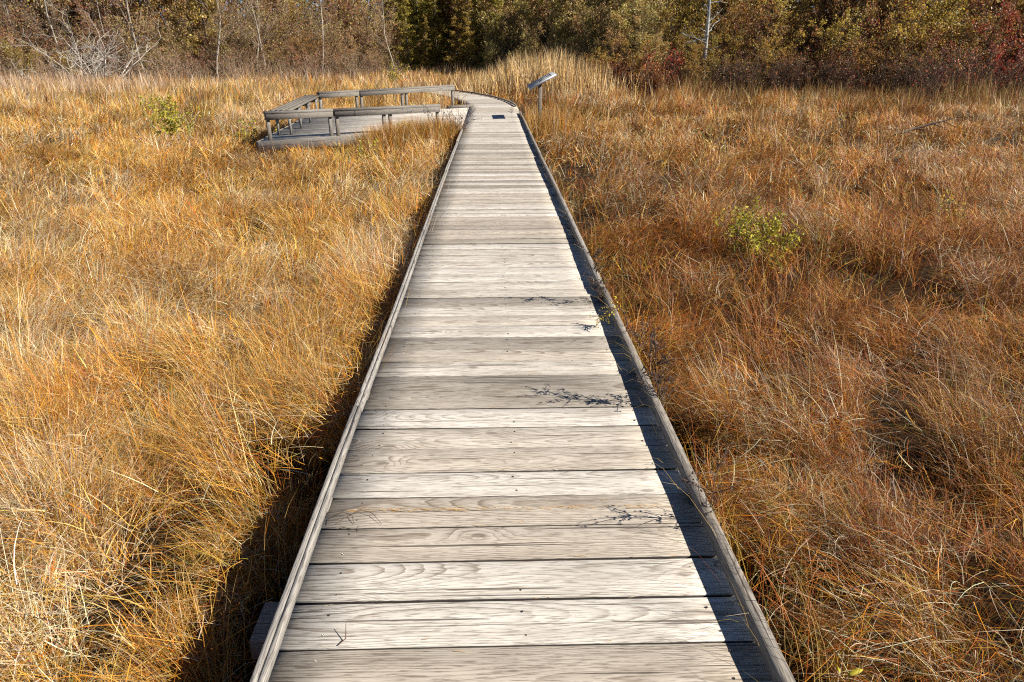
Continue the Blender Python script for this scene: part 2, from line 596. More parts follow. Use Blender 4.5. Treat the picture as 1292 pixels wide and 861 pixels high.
for a, b in ((PA, PB), (PD, PC), (PA, PD)):
    mb = MB()
    d = (b - a).normalized()
    nn = Vector((d.y, -d.x))
    if nn.dot((PA + PC) / 2 - a) > 0: nn = -nn
    beam(mb, v3(a + nn * .024 - d * .02, DECK - .0025), v3(b + nn * .024 - d * .12, DECK - .0025), .038, .19, tone=.55)
    at_pf(mb.build('fascia_board', M_CURB))
for p_ in (PA + e * .3 + nv * .3, PA + e * 2 + nv * .3, PD + Vector((.4, -.3)), (PA + PC) / 2, PD + (PC - PD) * .5 + Vector((.2, -.4)), PB + Vector((-.5, .4))):
    mb = MB()
    upright(mb, p_.x, p_.y, -.3, DECK - .045, .14, .14, .6, tone=.3)
    at_pf(mb.build('post', M_UNDER))


def railing(a, b, ha, hb, pairs, label, inset, ends=(0.0, 0.0), board=(.15, .05), apron=.11):
    """low railing: cap board with an apron under it, carried by pairs of short posts"""
    d = (b - a); L = d.length; d = d.normalized(); n2 = Vector((-d.y, d.x))
    rz = math.atan2(d.y, d.x)
    def P(s): return a + d * s
    def H(s): return DECK + ha + (hb - ha) * s / L
    cuts = [0.0] + [s for s in pairs[1:-1:1] if s in (pairs[1],)] + [L]
    root = None
    mb = MB()
    for s0, s1 in zip(cuts[:-1], cuts[1:]):
        g0, g1 = s0 + (.0 if s0 == 0 else .012), s1 - (.0 if s1 == L else .012)
        dz = random.uniform(-.006, .006)
        beam(mb, v3(P(g0), H(g0) + dz), v3(P(g1), H(g1) + dz), board[0], board[1], tone=random.uniform(.35, .7))
        for sd in (-1, 1):
            beam(mb, v3(P(g0 + .01) + n2 * sd * (board[0] / 2 - .022), H(g0) - board[1] - .002 + dz),
                 v3(P(g1 - .01) + n2 * sd * (board[0] / 2 - .022), H(g1) - board[1] - .002 + dz), .038, apron, tone=random.uniform(.3, .6))
    root = at_pf(mb.build('railing', M_RAIL))
    root['label'] = label
    for i, s in enumerate(pairs):
        offs = (0.05,) if i == 0 else ((-.05,) if i == len(pairs) - 1 else (-.075, .075))
        for o_ in offs:
            mb = MB()
            q = P(s + o_)
            upright(mb, q.x, q.y, DECK - .15, H(s) - board[1] - .004, .072, .06, rz, tone=random.uniform(.3, .7))
            at_pf(mb.build('post', M_RAIL), root)
    return root


# near railing from pixel positions of its two ends
NA, NB = Vector((-4.60, 14.62)), Vector((-1.22, 16.66))
Ln = (NB - NA).length
railing(NA, NB, .55, .55, [0.0, Ln * .36, Ln * .67, Ln], 'near railing with paired posts', 0)
FA, FB = Vector((-4.75, 19.95)), Vector((-1.20, 22.95))
Lf = (FB - FA).length
railing(FA, FB, .64, .70, [0.0, Lf * .27, Lf * .60, Lf], 'far railing with paired posts', 0, board=(.15, .05), apron=.11)
mb = MB()
d_ = (FB - FA).normalized()
beam(mb, v3(FB - d_ * .25, DECK + .075), v3(FB + d_ * .78, DECK + .075), .09, .07, tone=.4)
at_pf(mb.build('kick_board', M_RAIL))
# bench along the left edge
BA, BB = Vector((-4.50, 15.35)), Vector((-4.92, 20.05))
mb = MB()
bd = (BB - BA).normalized(); bn = Vector((bd.y, -bd.x))
for j in (-1.5, -.5, .5, 1.5):
    beam(mb, v3(BA + bn * j * .102, DECK + .53 + random.uniform(-.004, .004)), v3(BB + bn * j * .102, DECK + .56), .095, .04, tone=random.uniform(.3, .75))
seat = at_pf(mb.build('bench', M_RAIL))
for s in (.28, 1.6, 3.0, 4.3):
    for sd in (-1, 1):
        mb = MB()
        q = BA + bd * s + bn * sd * .13
        upright(mb, q.x, q.y, DECK - .004, DECK + .485, .04, .11, math.atan2(bd.y, bd.x) + math.pi / 2, tone=.75)
        at_pf(mb.build('leg', M_CURB), seat)
    mb = MB()
    q = BA + bd * s
    beam(mb, v3(q - bn * .19, DECK + .486), v3(q + bn * .19, DECK + .486), .04, .09, tone=.5)
    at_pf(mb.build('bearer', M_RAIL), seat)

# ------------------------------------------------------------------ information sign
SX, SY = 1.30, 19.5
sign = empty('information_sign', (SX, SY, 0), 'tilted grey interpretive panel on a wooden post right of the boardwalk bend', 'sign')
mb = MB()
upright(mb, 0, 0, -.3, DECK + .86, .09, .09, 0, tone=.35)
mb.build('post', M_RAIL, sign)
tilt = rad(27)
ua = Vector((math.cos(tilt), 0, math.sin(tilt)))       # up the slope, away from the walk
yv = Vector((0, math.cos(rad(1.2)), math.sin(rad(1.2))))
na = ua.cross(yv).normalized()
pc = Vector((0.02, 0, DECK + .97))
M_PANEL = plain_mat('faded_panel', (0.36, 0.35, 0.335), 0.9, 0, .06, 6)
M_FRAME = plain_mat('panel_frame', (0.42, 0.42, 0.42), 0.5, .2)
M_INK = plain_mat('faded_ink', (0.07, 0.07, 0.08), 0.6)
M_PIC = plain_mat('faded_picture', (0.28, 0.30, 0.24), 0.6, 0, .6, 9)
mb = MB()
plank(mb, pc, yv, ua, 1.16, .78, .055, cham=.006)
mb.build('panel_frame', M_FRAME, sign)
mb = MB()
plank(mb, pc + na * .006, yv, ua, 1.10, .72, .0055, cham=.001)
face = mb.build('panel_face', M_PANEL, sign)
mb = MB()
rr = random.Random(3)
for row in range(12):                              # unreadable lines of print
    y = -.45
    a = .27 - row * .048
    if 3 <= row <= 6: y = 0.02
    while y < .45:
        L = rr.uniform(.03, .09)
        wd = .030 if row == 0 else .016
        plank(mb, pc + na * .0085 + ua * a + yv * min(y + L / 2, .48), yv, ua, L, wd, .0022, cham=.0002)
        y += L + .02
mb.build('printed_lines', M_INK, face)
mb = MB()
plank(mb, pc + na * .0085 + ua * .04 + yv * -.26, yv, ua, .42, .2, .0022, cham=.0002)
mb.build('printed_picture', M_PIC, face)
mb = MB()
beam(mb, Vector((-.16, .0, DECK + .855)), Vector((.2, 0, DECK + 1.005)), .06, .05, tone=.3)
mb.build('bracket', M_RAIL, sign)

# ------------------------------------------------------------------ ground
gx = np.concatenate([np.linspace(-220, -30, 20)[:-1], np.linspace(-30, 30, 121), np.linspace(30, 220, 20)[1:]])
gy = np.concatenate([np.linspace(-60, -5, 8)[:-1], np.linspace(-5, 60, 131), np.linspace(60, 400, 30)[1:]])
X, Y = np.meshgrid(gx, gy)


def gz(x, y):
    z = (fbm(x * .8, y * .8, 5) - .5) * .10
    dx = np.maximum(np.maximum(XL - x, x - XR), 0)
    return z * sstep(0.0, 1.2, dx) - 0.03


Z = gz(X, Y)
ny, nx = X.shape
idx = np.arange(nx * ny).reshape(ny, nx)
f = np.stack([idx[:-1, :-1], idx[:-1, 1:], idx[1:, 1:], idx[1:, :-1]], -1).reshape(-1, 4)
mb = MB()
mb.add(np.stack([X, Y, Z], -1), f)
g = mb.build('ground', M_PEAT)
tag(g, 'dark peaty marsh ground under the sedge', 'ground', kind='structure')
for p_ in g.data.polygons: p_.use_smooth = True

# ------------------------------------------------------------------ sedge
def blades(mb, x, y, z, L, phi, th0, th1, wd, col, nseg, twist=0.9, power=1.0, kink=None):
    N = len(x)
    if N == 0: return
    p = np.stack([x, y, z], 1).astype(np.float32)
    rows = []
    tw = phi + math.pi / 2 + R.normal(0, twist, N)
    wv = np.stack([np.cos(tw), np.sin(tw), np.zeros(N)], 1)
    for i in range(nseg + 1):
        s = i / nseg
        taper = 1.0 if i == 0 else max(0.0, 1 - s ** 2.2)
        if i < nseg:
            rows.append(p - wv * (wd * .5 * taper)[:, None])
            rows.append(p + wv * (wd * .5 * taper)[:, None])
        else:
            rows.append(p.copy())
        th = th0 + (th1 - th0) * ((i + .5) / nseg) ** power
        ph = phi if kink is None else phi + kink * s
        d = np.stack([np.sin(th) * np.cos(ph), np.sin(th) * np.sin(ph), np.cos(th)], 1)
        p = p + d * (L / nseg)[:, None]
    nv = 2 * nseg + 1
    V = np.stack(rows, 1)                      # N, nv, 3
    base = (np.arange(N) * nv)[:, None]
    q = []
    for i in range(nseg - 1):
        q.append(base + np.array([2 * i, 2 * i + 1, 2 * i + 3, 2 * i + 2])[None])
    tri = base + np.array([2 * nseg - 2, 2 * nseg - 1, 2 * nseg])[None]
    fs = [tri] + ([np.concatenate(q)] if q else [])
    cc = np.repeat(col[:, None, :], nv, 1).reshape(-1, 3)
    mb.add(V.reshape(-1, 3), fs, col=cc)


GOLD, STRAW, PALE, RUST, BROWN, OLIVE, GREEN, AMBER = range(8)
PAL = np.array([(0.62, 0.295, 0.032), (0.63, 0.40, 0.125), (0.66, 0.52, 0.33), (0.33, 0.085, 0.012), (0.13, 0.055, 0.02),
                (0.31, 0.225, 0.025), (0.19, 0.22, 0.018), (0.57, 0.195, 0.014)])


def pick(wts):
    cs = np.cumsum(wts / wts.sum(1, keepdims=True), 1)
    r = R.random(len(wts))[:, None]
    return (r > cs).sum(1).clip(0, 7)


def in_poly(x, y, pts, grow=0.0):
    c = sum((q for q in pts), Vector((0, 0))) / len(pts)
    ok = np.ones(len(x), bool)
    for i in range(len(pts)):
        a, b = pts[i], pts[(i + 1) % len(pts)]
        d = (b - a).normalized(); n = Vector((-d.y, d.x))
        if n.dot(c - a) < 0: n = -n
        ok &= ((x - a.x) * n.x + (y - a.y) * n.y) > -grow
    return ok


def arc_coord(x, y):
    """signed offset right of the walk centreline"""
    xc, yc = XM - RB, BEND
    r = np.hypot(x - xc, y - yc)
    return np.where(y <= BEND, x - XM, r - RB)


def sample(D0, D1, dens):
    hw = lambda D: .76 * (.92 * D + .84) + 1.5
    n = int((D1 - D0) * 2 * hw(D1) * dens)
    y = R.uniform(D0, D1, n); x = R.uniform(-hw(D1), hw(D1), n)
    cx = y * math.tan(-YAW)
    k = np.abs(x - cx) < hw(y)
    return x[k], y[k]


EDGE = [(-150, 43), (0, 44), (250, 47), (420, 54), (500, 60), (560, 63), (640, 58), (720, 50), (790, 42), (860, 35.5), (1000, 32), (1150, 30), (1292, 29.5), (1450, 29)]
PATCH = [(q.x, q.y, a_, b_) for q, a_, b_ in ((ground(150, 365, .4), .9, .5), (ground(60, 385, .4), .7, .4), (ground(235, 390, .4), .5, .3), (ground(1205, 425, .4), .45, .5), (ground(955, 250, .4), .9, .7), (ground(830, 215, .4), .8, 1.2), (ground(1075, 790, .4), .22, .25))]
HOLE = ground(1160, 160, .3)


def tussocks(x, y, cs, seed):
    """nearest jittered-grid clump centre, its radius vector and five hashed traits"""
    gi, gj = np.floor(x / cs), np.floor(y / cs)
    best = np.full(len(x), 1e9); bx = np.zeros(len(x)); by = np.zeros(len(x)); bi = gi.copy(); bj = gj.copy()
    for di in (-1, 0, 1):
        for dj in (-1, 0, 1):
            i, j = gi + di, gj + dj
            cx_ = (i + _hash(i, j, seed)) * cs; cy_ = (j + _hash(i, j, seed + 1)) * cs
            d = np.hypot(x - cx_, y - cy_)
            m = d < best
            best = np.where(m, d, best); bx = np.where(m, cx_, bx); by = np.where(m, cy_, by)
            bi = np.where(m, i, bi); bj = np.where(m, j, bj)
    return bx, by, best, [_hash(bi, bj, seed + 2 + q) for q in range(5)]


def sedge(mb_l, mb_r, D0, D1, dens, nseg, wmin):
    x, y = sample(D0, D1, dens)
    cs = 0.52 if y.max() < 12 else 0.75 if y.max() < 23 else 1.2
    tx, ty, td, tr = tussocks(x + .25 * (fbm(x * 1.5, y * 1.5, 51) - .5), y, cs, 301)
    N0 = len(x)
    far = sstep(14, 34, y)
    is_mat = R.random(N0) < .50 - .25 * far
    pull = np.where(is_mat, 0.0, .42)
    x = x + (tx - x) * pull; y = y + (ty - y) * pull
    off = arc_coord(x, y)
    dist = np.abs(off) - HW
    left = off < 0
    gap = np.where(left, .29 * (1 - sstep(1.9, 3.8, y)) * (1) + .10 * (fbm(x * 2, y * 2.2, 31) - .45), 0.015)
    sparse = R.random(N0) < .05
    ok = (dist > gap) | ((dist > .05) & sparse & left)
    ok &= dist > .018
    ok &= ~((y < BEND) & (np.abs(off) < HW)) & ~in_poly(x, y, poly, .06)
    ok &= (np.hypot(x - SX, y - SY) > .07)
    big = fbm(x * .28, y * .28, 12)
    hole = fbm(x * 1.0 + 40, y * 1.0, 13)
    hole2 = fbm(x * .42 + 40, y * .42, 23)
    right = ~left
    nr = right * (1 - sstep(5, 9, y)) * sstep(1.0, 1.8, x)
    # hollows: thin ground between clumps, and some clumps missing
    p_keep = np.ones(N0)
    p_keep *= np.where(hole < np.where(right, .425, .29) + .06 * nr, .22, 1)
    p_keep *= np.where(tr[0] < np.where(right, .16, .035) + .34 * nr * (hole2 > .46) * sstep(1.4, 2.0, x), .24, 1)
    p_keep *= np.where((td > cs * np.where(right, .55, .72)) & (y < 24), .5, 1)
    ok &= R.random(N0) < p_keep
    ok &= ~((((x - HOLE.x) / .75) ** 2 + ((y - HOLE.y) / .5) ** 2 < 1) & (R.random(N0) < .85))
    x, y, dist, left, big, hole, off, far, is_mat, tx, ty, td = (q[ok] for q in (x, y, dist, left, big, hole, off, far, is_mat, tx, ty, td))
    tr = [q[ok] for q in tr]
    right = ~left
    N = len(x)
    H = .50 + .26 * (tr[1] - .5) + .22 * (big - .5) + .17 * far
    H = H * (1 - .35 * np.clip(td / cs, 0, .8))
    H = np.where(dist < .9, np.minimum(H, .56), H)
    el_ = left & (dist < .75) & (y > 2.7)
    H = np.where(el_, np.maximum(H, R.uniform(.50, .66, N)), H)
    H -= .06 * (1 - sstep(0.3, 1.2, dist)) * right
    pale_m = np.clip(sstep(.55, .66, fbm(x * .55 + 11, y * .55 - 4, 14)) + .9 * (tr[2] > .88), 0, 1)
    for (cx_, cy_, rx_, ry_) in PATCH:
        pale_m = np.maximum(pale_m, .9 * np.exp(-((x - cx_) / rx_) ** 2 - ((y - cy_) / ry_) ** 2))
    swirl = (fbm(x * .5, y * .5, 15) - .5) * 9.0
    base_dir = np.where(y > 5, .9, np.where(left, 2.2, .8)) + swirl * .8 + (tr[3] - .5) * 2.0
    rx, ry = x - tx, y - ty
    rl = np.hypot(rx, ry) + 1e-6
    mixr = np.where(far > .4, .25, .75)
    vx = np.cos(base_dir) + mixr * rx / rl; vy = np.sin(base_dir) + mixr * ry / rl
    lean_dir = np.arctan2(vy, vx)
    phi = lean_dir + R.normal(0, .55, N)
    cross = R.random(N) < .22
    phi = np.where(cross, R.uniform(0, 6.283, N), phi)
    phi = np.where(is_mat, lean_dir + R.normal(0, 1.1, N), phi)
    nd = (dist < .45) & (R.random(N) > np.where(left, .62, .14))
    away = np.where(left, math.pi, 0.0)
    phi = np.where(nd, away + R.normal(0, .8, N), phi)
    L = H * R.normal(1.16, .2, N)
    th0 = np.abs(R.normal(.14, .16, N)) + .5 * np.clip(rl / cs, 0, .6)
    kind = R.random(N)
    th1 = np.where(kind < .38, th0 + R.normal(.3, .2, N), np.where(kind < .72, R.uniform(.8, 1.5, N), R.uniform(1.4, 2.3, N)))
    th1 = np.where(el_, th1 * .75, th1)
    L = np.where(far > .4, L * R.uniform(.95, 1.25, N), L)
    th1 = th1 * (1 - .45 * far)
    z = gz(x, y) - .01
    zc = H * np.clip(R.beta(3.0, 1.4, N), 0, 1) * .95
    z = np.where(is_mat, zc * .85, z)
    L = np.where(is_mat, R.uniform(.07, .34, N), L)
    th0 = np.where(is_mat, R.normal(1.15, .32, N), th0); th1 = np.where(is_mat, R.normal(1.7, .35, N), th1)
    tooclose = is_mat & (dist < .38) & (right | (dist < .2))
    phi = np.where(tooclose, away + R.normal(0, .9, N), phi)
    wd = np.maximum(wmin, .00058 * y) * np.clip(R.lognormal(-.08, .35, N), .5, 2.2)
    cp = fbm(x * .35 + 90, y * .35, 16)
    cq = fbm(x * .9 + 50, y * .9, 17)
    W = np.zeros((N, 8))
    md = sstep(6, 13, y)
    W[:, GOLD] = np.where(left, .46, .22); W[:, STRAW] = np.where(left, .42, .10 + .22 * md)
    W[:, PALE] = np.where(left, .16, .10 + .04 * md) + .8 * pale_m
    W[:, RUST] = np.where(left, .085, .26) + .3 * sstep(.5, .7, cp) * np.where(left, .35, 1)
    W[:, BROWN] = .06 + .10 * sstep(.55, .7, cq) + .45 * left * np.exp(-((x + 11.5) / 3.2) ** 2 - ((y - 21) / 2.6) ** 2)
    W[:, OLIVE] = .05 + .28 * sstep(.55, .70, fbm(x * .5 - 20, y * .5, 18)) + .3 * (tr[4] > .93)
    W[:, GREEN] = .008 + .04 * sstep(.6, .72, cq)
    W[:, AMBER] = np.where(left, .15, .32) + .2 * sstep(.5, .7, fbm(x * .8, y * .8 + 30, 19)) + .35 * ((tr[4] > .1) & (tr[4] < .22))
    W[:, RUST] += .5 * (tr[4] < .1) * np.where(left, .4, 1)
    W[:, OLIVE] += .25 * (right & (dist < .5))
    pk = sstep(20, 30, y) * left * sstep(-6, -14, x)
    W[:, STRAW] += .3 * far; W[:, PALE] += .25 * pk + .12 * far
    W[:, PALE] *= np.where(right, .42 + .58 * md, 1)
    W[:, RUST] += .12 * right * (1 - md)
    W[is_mat, PALE] *= 1.5; W[is_mat, STRAW] *= 1.2; W[is_mat, OLIVE] *= .5
    ci = pick(W)
    col = PAL[ci] * np.clip(R.lognormal(-.10, .42, N), .25, 1.5)[:, None] * (.8 + .4 * tr[3])[:, None]
    col = col * (1 + R.normal(0, .05, (N, 3)))
    col = np.clip(col, .008, .88)
    col *= np.where(right, .82 + .18 * md, 1.0)[:, None]
    kink = R.normal(0, .6, N)
    for m, mk in ((mb_l, left), (mb_r, right)):
        blades(m, x[mk], y[mk], z[mk], L[mk], phi[mk], th0[mk], th1[mk], wd[mk], col[mk], nseg, kink=kink[mk])


ml, mr = MB(), MB()
for (D0, D1, dens, ns, wm) in ((0.2, 2.0, 6000, 4, .0022), (2.0, 4.0, 6600, 4, .0024), (4.0, 6.5, 4200, 4, .0028), (6.5, 10, 2300, 3, .0040),
                               (10, 15, 950, 3, .006), (15, 22, 520, 3, .009), (22, 32, 290, 3, .013), (32, 44, 170, 3, .018), (44, 68, 80, 2, .024)):
    sedge(ml, mr, D0, D1, dens, ns, wm)


# tall seed stems that overhang the right curb and throw thin shadows on the deck
def stems(mb, n, y0, y1, x0, x1, phi_m, phi_s, L0, L1, pal):
    x = R.uniform(x0, x1, n); y = R.uniform(y0, y1, n)
    c = PAL[R.choice(pal, n)] * R.uniform(.6, 1.1, n)[:, None]
    blades(mb, x, y, gz(x, y), R.uniform(L0, L1, n), R.normal(phi_m, phi_s, n), np.abs(R.normal(.05, .06, n)), R.uniform(.5, 1.2, n), R.uniform(.0022, .0034, n), c, 6, power=2.0)


stems(mr, 90, .6, 2.4, XR + .03, XR + .2, math.pi * .75, .8, .72, 1.02, [OLIVE, RUST, STRAW])
stems(mr, 150, 2.4, 12, XR + .02, XR + .25, math.pi * .8, .8, .64, .92, [OLIVE, RUST, STRAW, GOLD])
stems(ml, 260, 1.7, 7, XL - .6, XL - .2, 0.0, .9, .42, .66, [GOLD, AMBER, STRAW, OLIVE])
n = 9000                                                # taller stand in front of the platform
q_ = R.random(n); pa, pb = ground(462, 184, .3), ground(578, 176, .3)
xs = pa.x + (pb.x - pa.x) * q_ + R.normal(0, .22, n); ys = pa.y + (pb.y - pa.y) * q_ + R.normal(0, .35, n)
k_ = ~in_poly(xs, ys, poly, .05) & (xs < XL - .06)
xs, ys = xs[k_], ys[k_]; n = len(xs)
blades(ml, xs, ys, np.zeros(n), R.uniform(.55, .92, n) * (.5 + .55 * sstep(-4, -1.8, xs)), R.uniform(0, 6.28, n), np.abs(R.normal(.08, .1, n)), np.abs(R.normal(.5, .3, n)), R.uniform(.006, .011, n),
       PAL[R.choice([GOLD, STRAW, PALE, AMBER, BROWN, OLIVE], n, p=[.34, .26, .1, .12, .1, .08])] * R.uniform(.5, 1.2, n)[:, None], 3, twist=3)
n = 5200                                                # tall pinkish stand before the left thicket
px = R.normal(60, 75, n); D = R.uniform(31, 42.5, n)
pts = np.array([at(a, b) for a, b in zip(px, D)])
cl = fbm(pts[:, 0] * .8, pts[:, 1] * .5, 72)
L = (.55 + 1.1 * cl) * R.uniform(.65, 1.2, n)
pk = np.array([(.62, .42, .26), (.70, .56, .40), (.45, .24, .12), (.58, .34, .12)])
blades(ml, pts[:, 0], pts[:, 1], np.zeros(n), L, R.uniform(0, 6.28, n), np.abs(R.normal(.1, .1, n)), np.abs(R.normal(.4, .3, n)), R.uniform(.014, .03, n),
       pk[R.integers(0, 4, n)] * R.uniform(.45, 1.15, n)[:, None], 3, twist=3)
n = 15000                                               # ragged taller growth where the meadow meets the thicket
px = R.uniform(-120, 1420, n)
D = np.interp(px, [a for a, b in EDGE], [b for a, b in EDGE]) + R.normal(-1.8, 1.5, n)
pts = np.array([at(a, b) for a, b in zip(px, D)])
cl = fbm(pts[:, 0] * .5, pts[:, 1] * .4, 73)
L = (.45 + 2.1 * np.clip(cl - .26, 0, 1)) * R.uniform(.6, 1.25, n)
lf = px < 620
pkr = np.array([(.46, .20, .06), (.56, .36, .13), (.30, .12, .05), (.34, .28, .07)])
cc = np.where(lf[:, None], pk[R.integers(0, 4, n)], pkr[R.integers(0, 4, n)]) * R.uniform(.45, 1.15, n)[:, None]
for m_, k_ in ((ml, lf), (mr, ~lf)):
    q = k_.sum()
    blades(m_, pts[k_, 0], pts[k_, 1], np.zeros(q), L[k_], R.uniform(0, 6.28, q), np.abs(R.normal(.1, .1, q)), np.abs(R.normal(.4, .35, q)), R.uniform(.012, .028, q), cc[k_], 3, twist=3)
n = 1500                                                # taller sedge round the sign post
x_ = SX + R.normal(.15, .55, n); y_ = SY + R.normal(-.2, .9, n)
k_ = (arc_coord(x_, y_) > HW + .12) & (np.hypot(x_ - SX, y_ - SY) > .09)
x_, y_ = x_[k_], y_[k_]; n = len(x_)
blades(mr, x_, y_, np.zeros(n), R.uniform(.6, 1.0, n), R.uniform(0, 6.28, n), np.abs(R.normal(.1, .1, n)), np.abs(R.normal(.5, .35, n)), R.uniform(.007, .013, n),
       PAL[R.choice([GOLD, STRAW, PALE, AMBER, RUST, OLIVE], n, p=[.25, .27, .1, .16, .12, .1])] * R.uniform(.5, 1.2, n)[:, None], 3, twist=3)
n = 46                                                  # stems flopped over the right curb
y_ = np.where(R.random(n) < .5, R.normal(3.6, .35, n), R.uniform(1.2, 11, n)); x_ = XR + R.uniform(.02, .10, n)
blades(mr, x_, y_, np.zeros(n) + .1, R.uniform(.52, .72, n), R.normal(math.pi, .5, n), np.zeros(n) + .02, R.uniform(1.7, 2.5, n), R.uniform(.0025, .004, n), PAL[R.choice([PALE, STRAW, OLIVE], n)], 7, power=2.6)
og = ml.build('marsh_sedge', M_GRASS)
tag(og, 'golden dry sedge filling the marsh left of the boardwalk', 'grass', kind='stuff')
og = mr.build('marsh_sedge', M_GRASS)
tag(og, 'rust and straw coloured sedge filling the marsh right of the boardwalk', 'grass', kind='stuff')

# ------------------------------------------------------------------ reeds
mb = MB()
n = 5600
px = R.normal(685, 66, n); D = R.uniform(31, 44, n)
pts = np.array([at(a, b) for a, b in zip(px, D)])
hh = .95 + 1.05 * np.exp(-((px - 695) / 72) ** 2) + .2 * sstep(720, 760, px)
cl = fbm(pts[:, 0] * 1.1, pts[:, 1] * .5, 71)
hh = hh * (.72 + .55 * cl)
L = hh * R.uniform(.6, 1.25, n)
pal = np.array([(0.66, .42, .16), (.70, .53, .29), (.60, .35, .11), (.44, .31, .10), (.32, .16, .07)])
c = pal[R.choice(5, n, p=[.34, .3, .18, .1, .08])] * np.clip(R.lognormal(-.1, .45, n), .25, 1.45)[:, None]
blades(mb, pts[:, 0], pts[:, 1], np.zeros(n), L, R.uniform(0, 6.28, n), np.abs(R.normal(.04, .06, n)), np.abs(R.normal(.35, .3, n)), R.uniform(.02, .042, n), c, 4, twist=3)
o = mb.build('reed_bed', M_GRASS)
tag(o, 'tall pale straw reeds standing in a mound behind the sign', 'reeds', kind='stuff')


# ------------------------------------------------------------------ woody plants
class Woody:
    def __init__(s, seed):
        s.r = random.Random(seed)
        s.n = np.random.default_rng(seed)
        s.paths = {}          # (layer, npts) -> list of (pts, radii)
        s.tips = []           # (pos, dir) for leaves

    def branch(s, layer, p, d, L, r0, r1, n, wander, lift=0.0):
        pts, rs = [p.copy()], [r0]
        d = d.normalized()
        dirs = [d]
        for i in range(n):
            d = (d + Vector((s.r.gauss(0, wander), s.r.gauss(0, wander), s.r.gauss(0, wander) + lift))).normalized()
            p = p + d * (L / n)
            pts.append(p.copy()); rs.append(r0 + (r1 - r0) * (i + 1) / n); dirs.append(d)
        s.paths.setdefault((layer, n + 1), []).append((pts, rs))
        return pts, dirs

    def side(s, d, ang):
        a = d.orthogonal().normalized()
        a.rotate(Matrix.Rotation(s.r.uniform(0, 6.283), 3, d))
        return (d * math.cos(ang) + a * math.sin(ang)).normalized()

    def emit(s, mb, layer, k=3, mat=0):
        for (ly, n), lst in s.paths.items():
            if ly != layer: continue
            P = np.array([[tuple(q) for q in a] for a, b in lst], np.float32)
            Rr = np.array([b for a, b in lst], np.float32)
            T = np.gradient(P, axis=1)
            T /= np.linalg.norm(T, axis=2, keepdims=True) + 1e-9
            ref = np.where(np.abs(T[..., 2:3]) > .9, np.array([1.0, 0, 0]), np.array([0, 0, 1.0]))
            A = np.cross(T, ref); A /= np.linalg.norm(A, axis=2, keepdims=True) + 1e-9
            B = np.cross(T, A)
            an = np.arange(k) * 2 * math.pi / k
            V = P[:, :, None] + Rr[:, :, None, None] * (A[:, :, None] * np.cos(an)[None, None, :, None] + B[:, :, None] * np.sin(an)[None, None, :, None])
            N = len(lst)
            base = (np.arange(N) * n * k)[:, None, None]
            i = np.arange(n - 1)[:, None]; j = np.arange(k)[None]
            q = np.stack([i * k + j, i * k + (j + 1) % k, (i + 1) * k + (j + 1) % k, (i + 1) * k + j], -1).reshape(1, -1, 4)
            mb.add(V.reshape(-1, 3), (base + q).reshape(-1, 4), mat=mat)


def leaves(mb, pos, size, col, rng, mat=0, droop=0.3, asp=1.9):
    N = len(pos)
    if N == 0: return
    u = rng.normal(0, 1, (N, 3)); u[:, 2] -= droop
    u /= np.linalg.norm(u, axis=1, keepdims=True)
    r = rng.normal(0, 1, (N, 3))
    v = np.cross(u, r); v /= np.linalg.norm(v, axis=1, keepdims=True) + 1e-9
    nrm = np.cross(u, v)
    a, b = size[:, None] * asp * .5, size[:, None] * .5
    V = np.stack([pos - u * a, pos - v * b + nrm * b * .3, pos + u * a, pos + v * b + nrm * b * .3], 1)
    q = (np.arange(N) * 4)[:, None] + np.array([[0, 1, 2, 3]])
    mb.add(V.reshape(-1, 3), q, col=np.repeat(col, 4, 0), mat=mat)


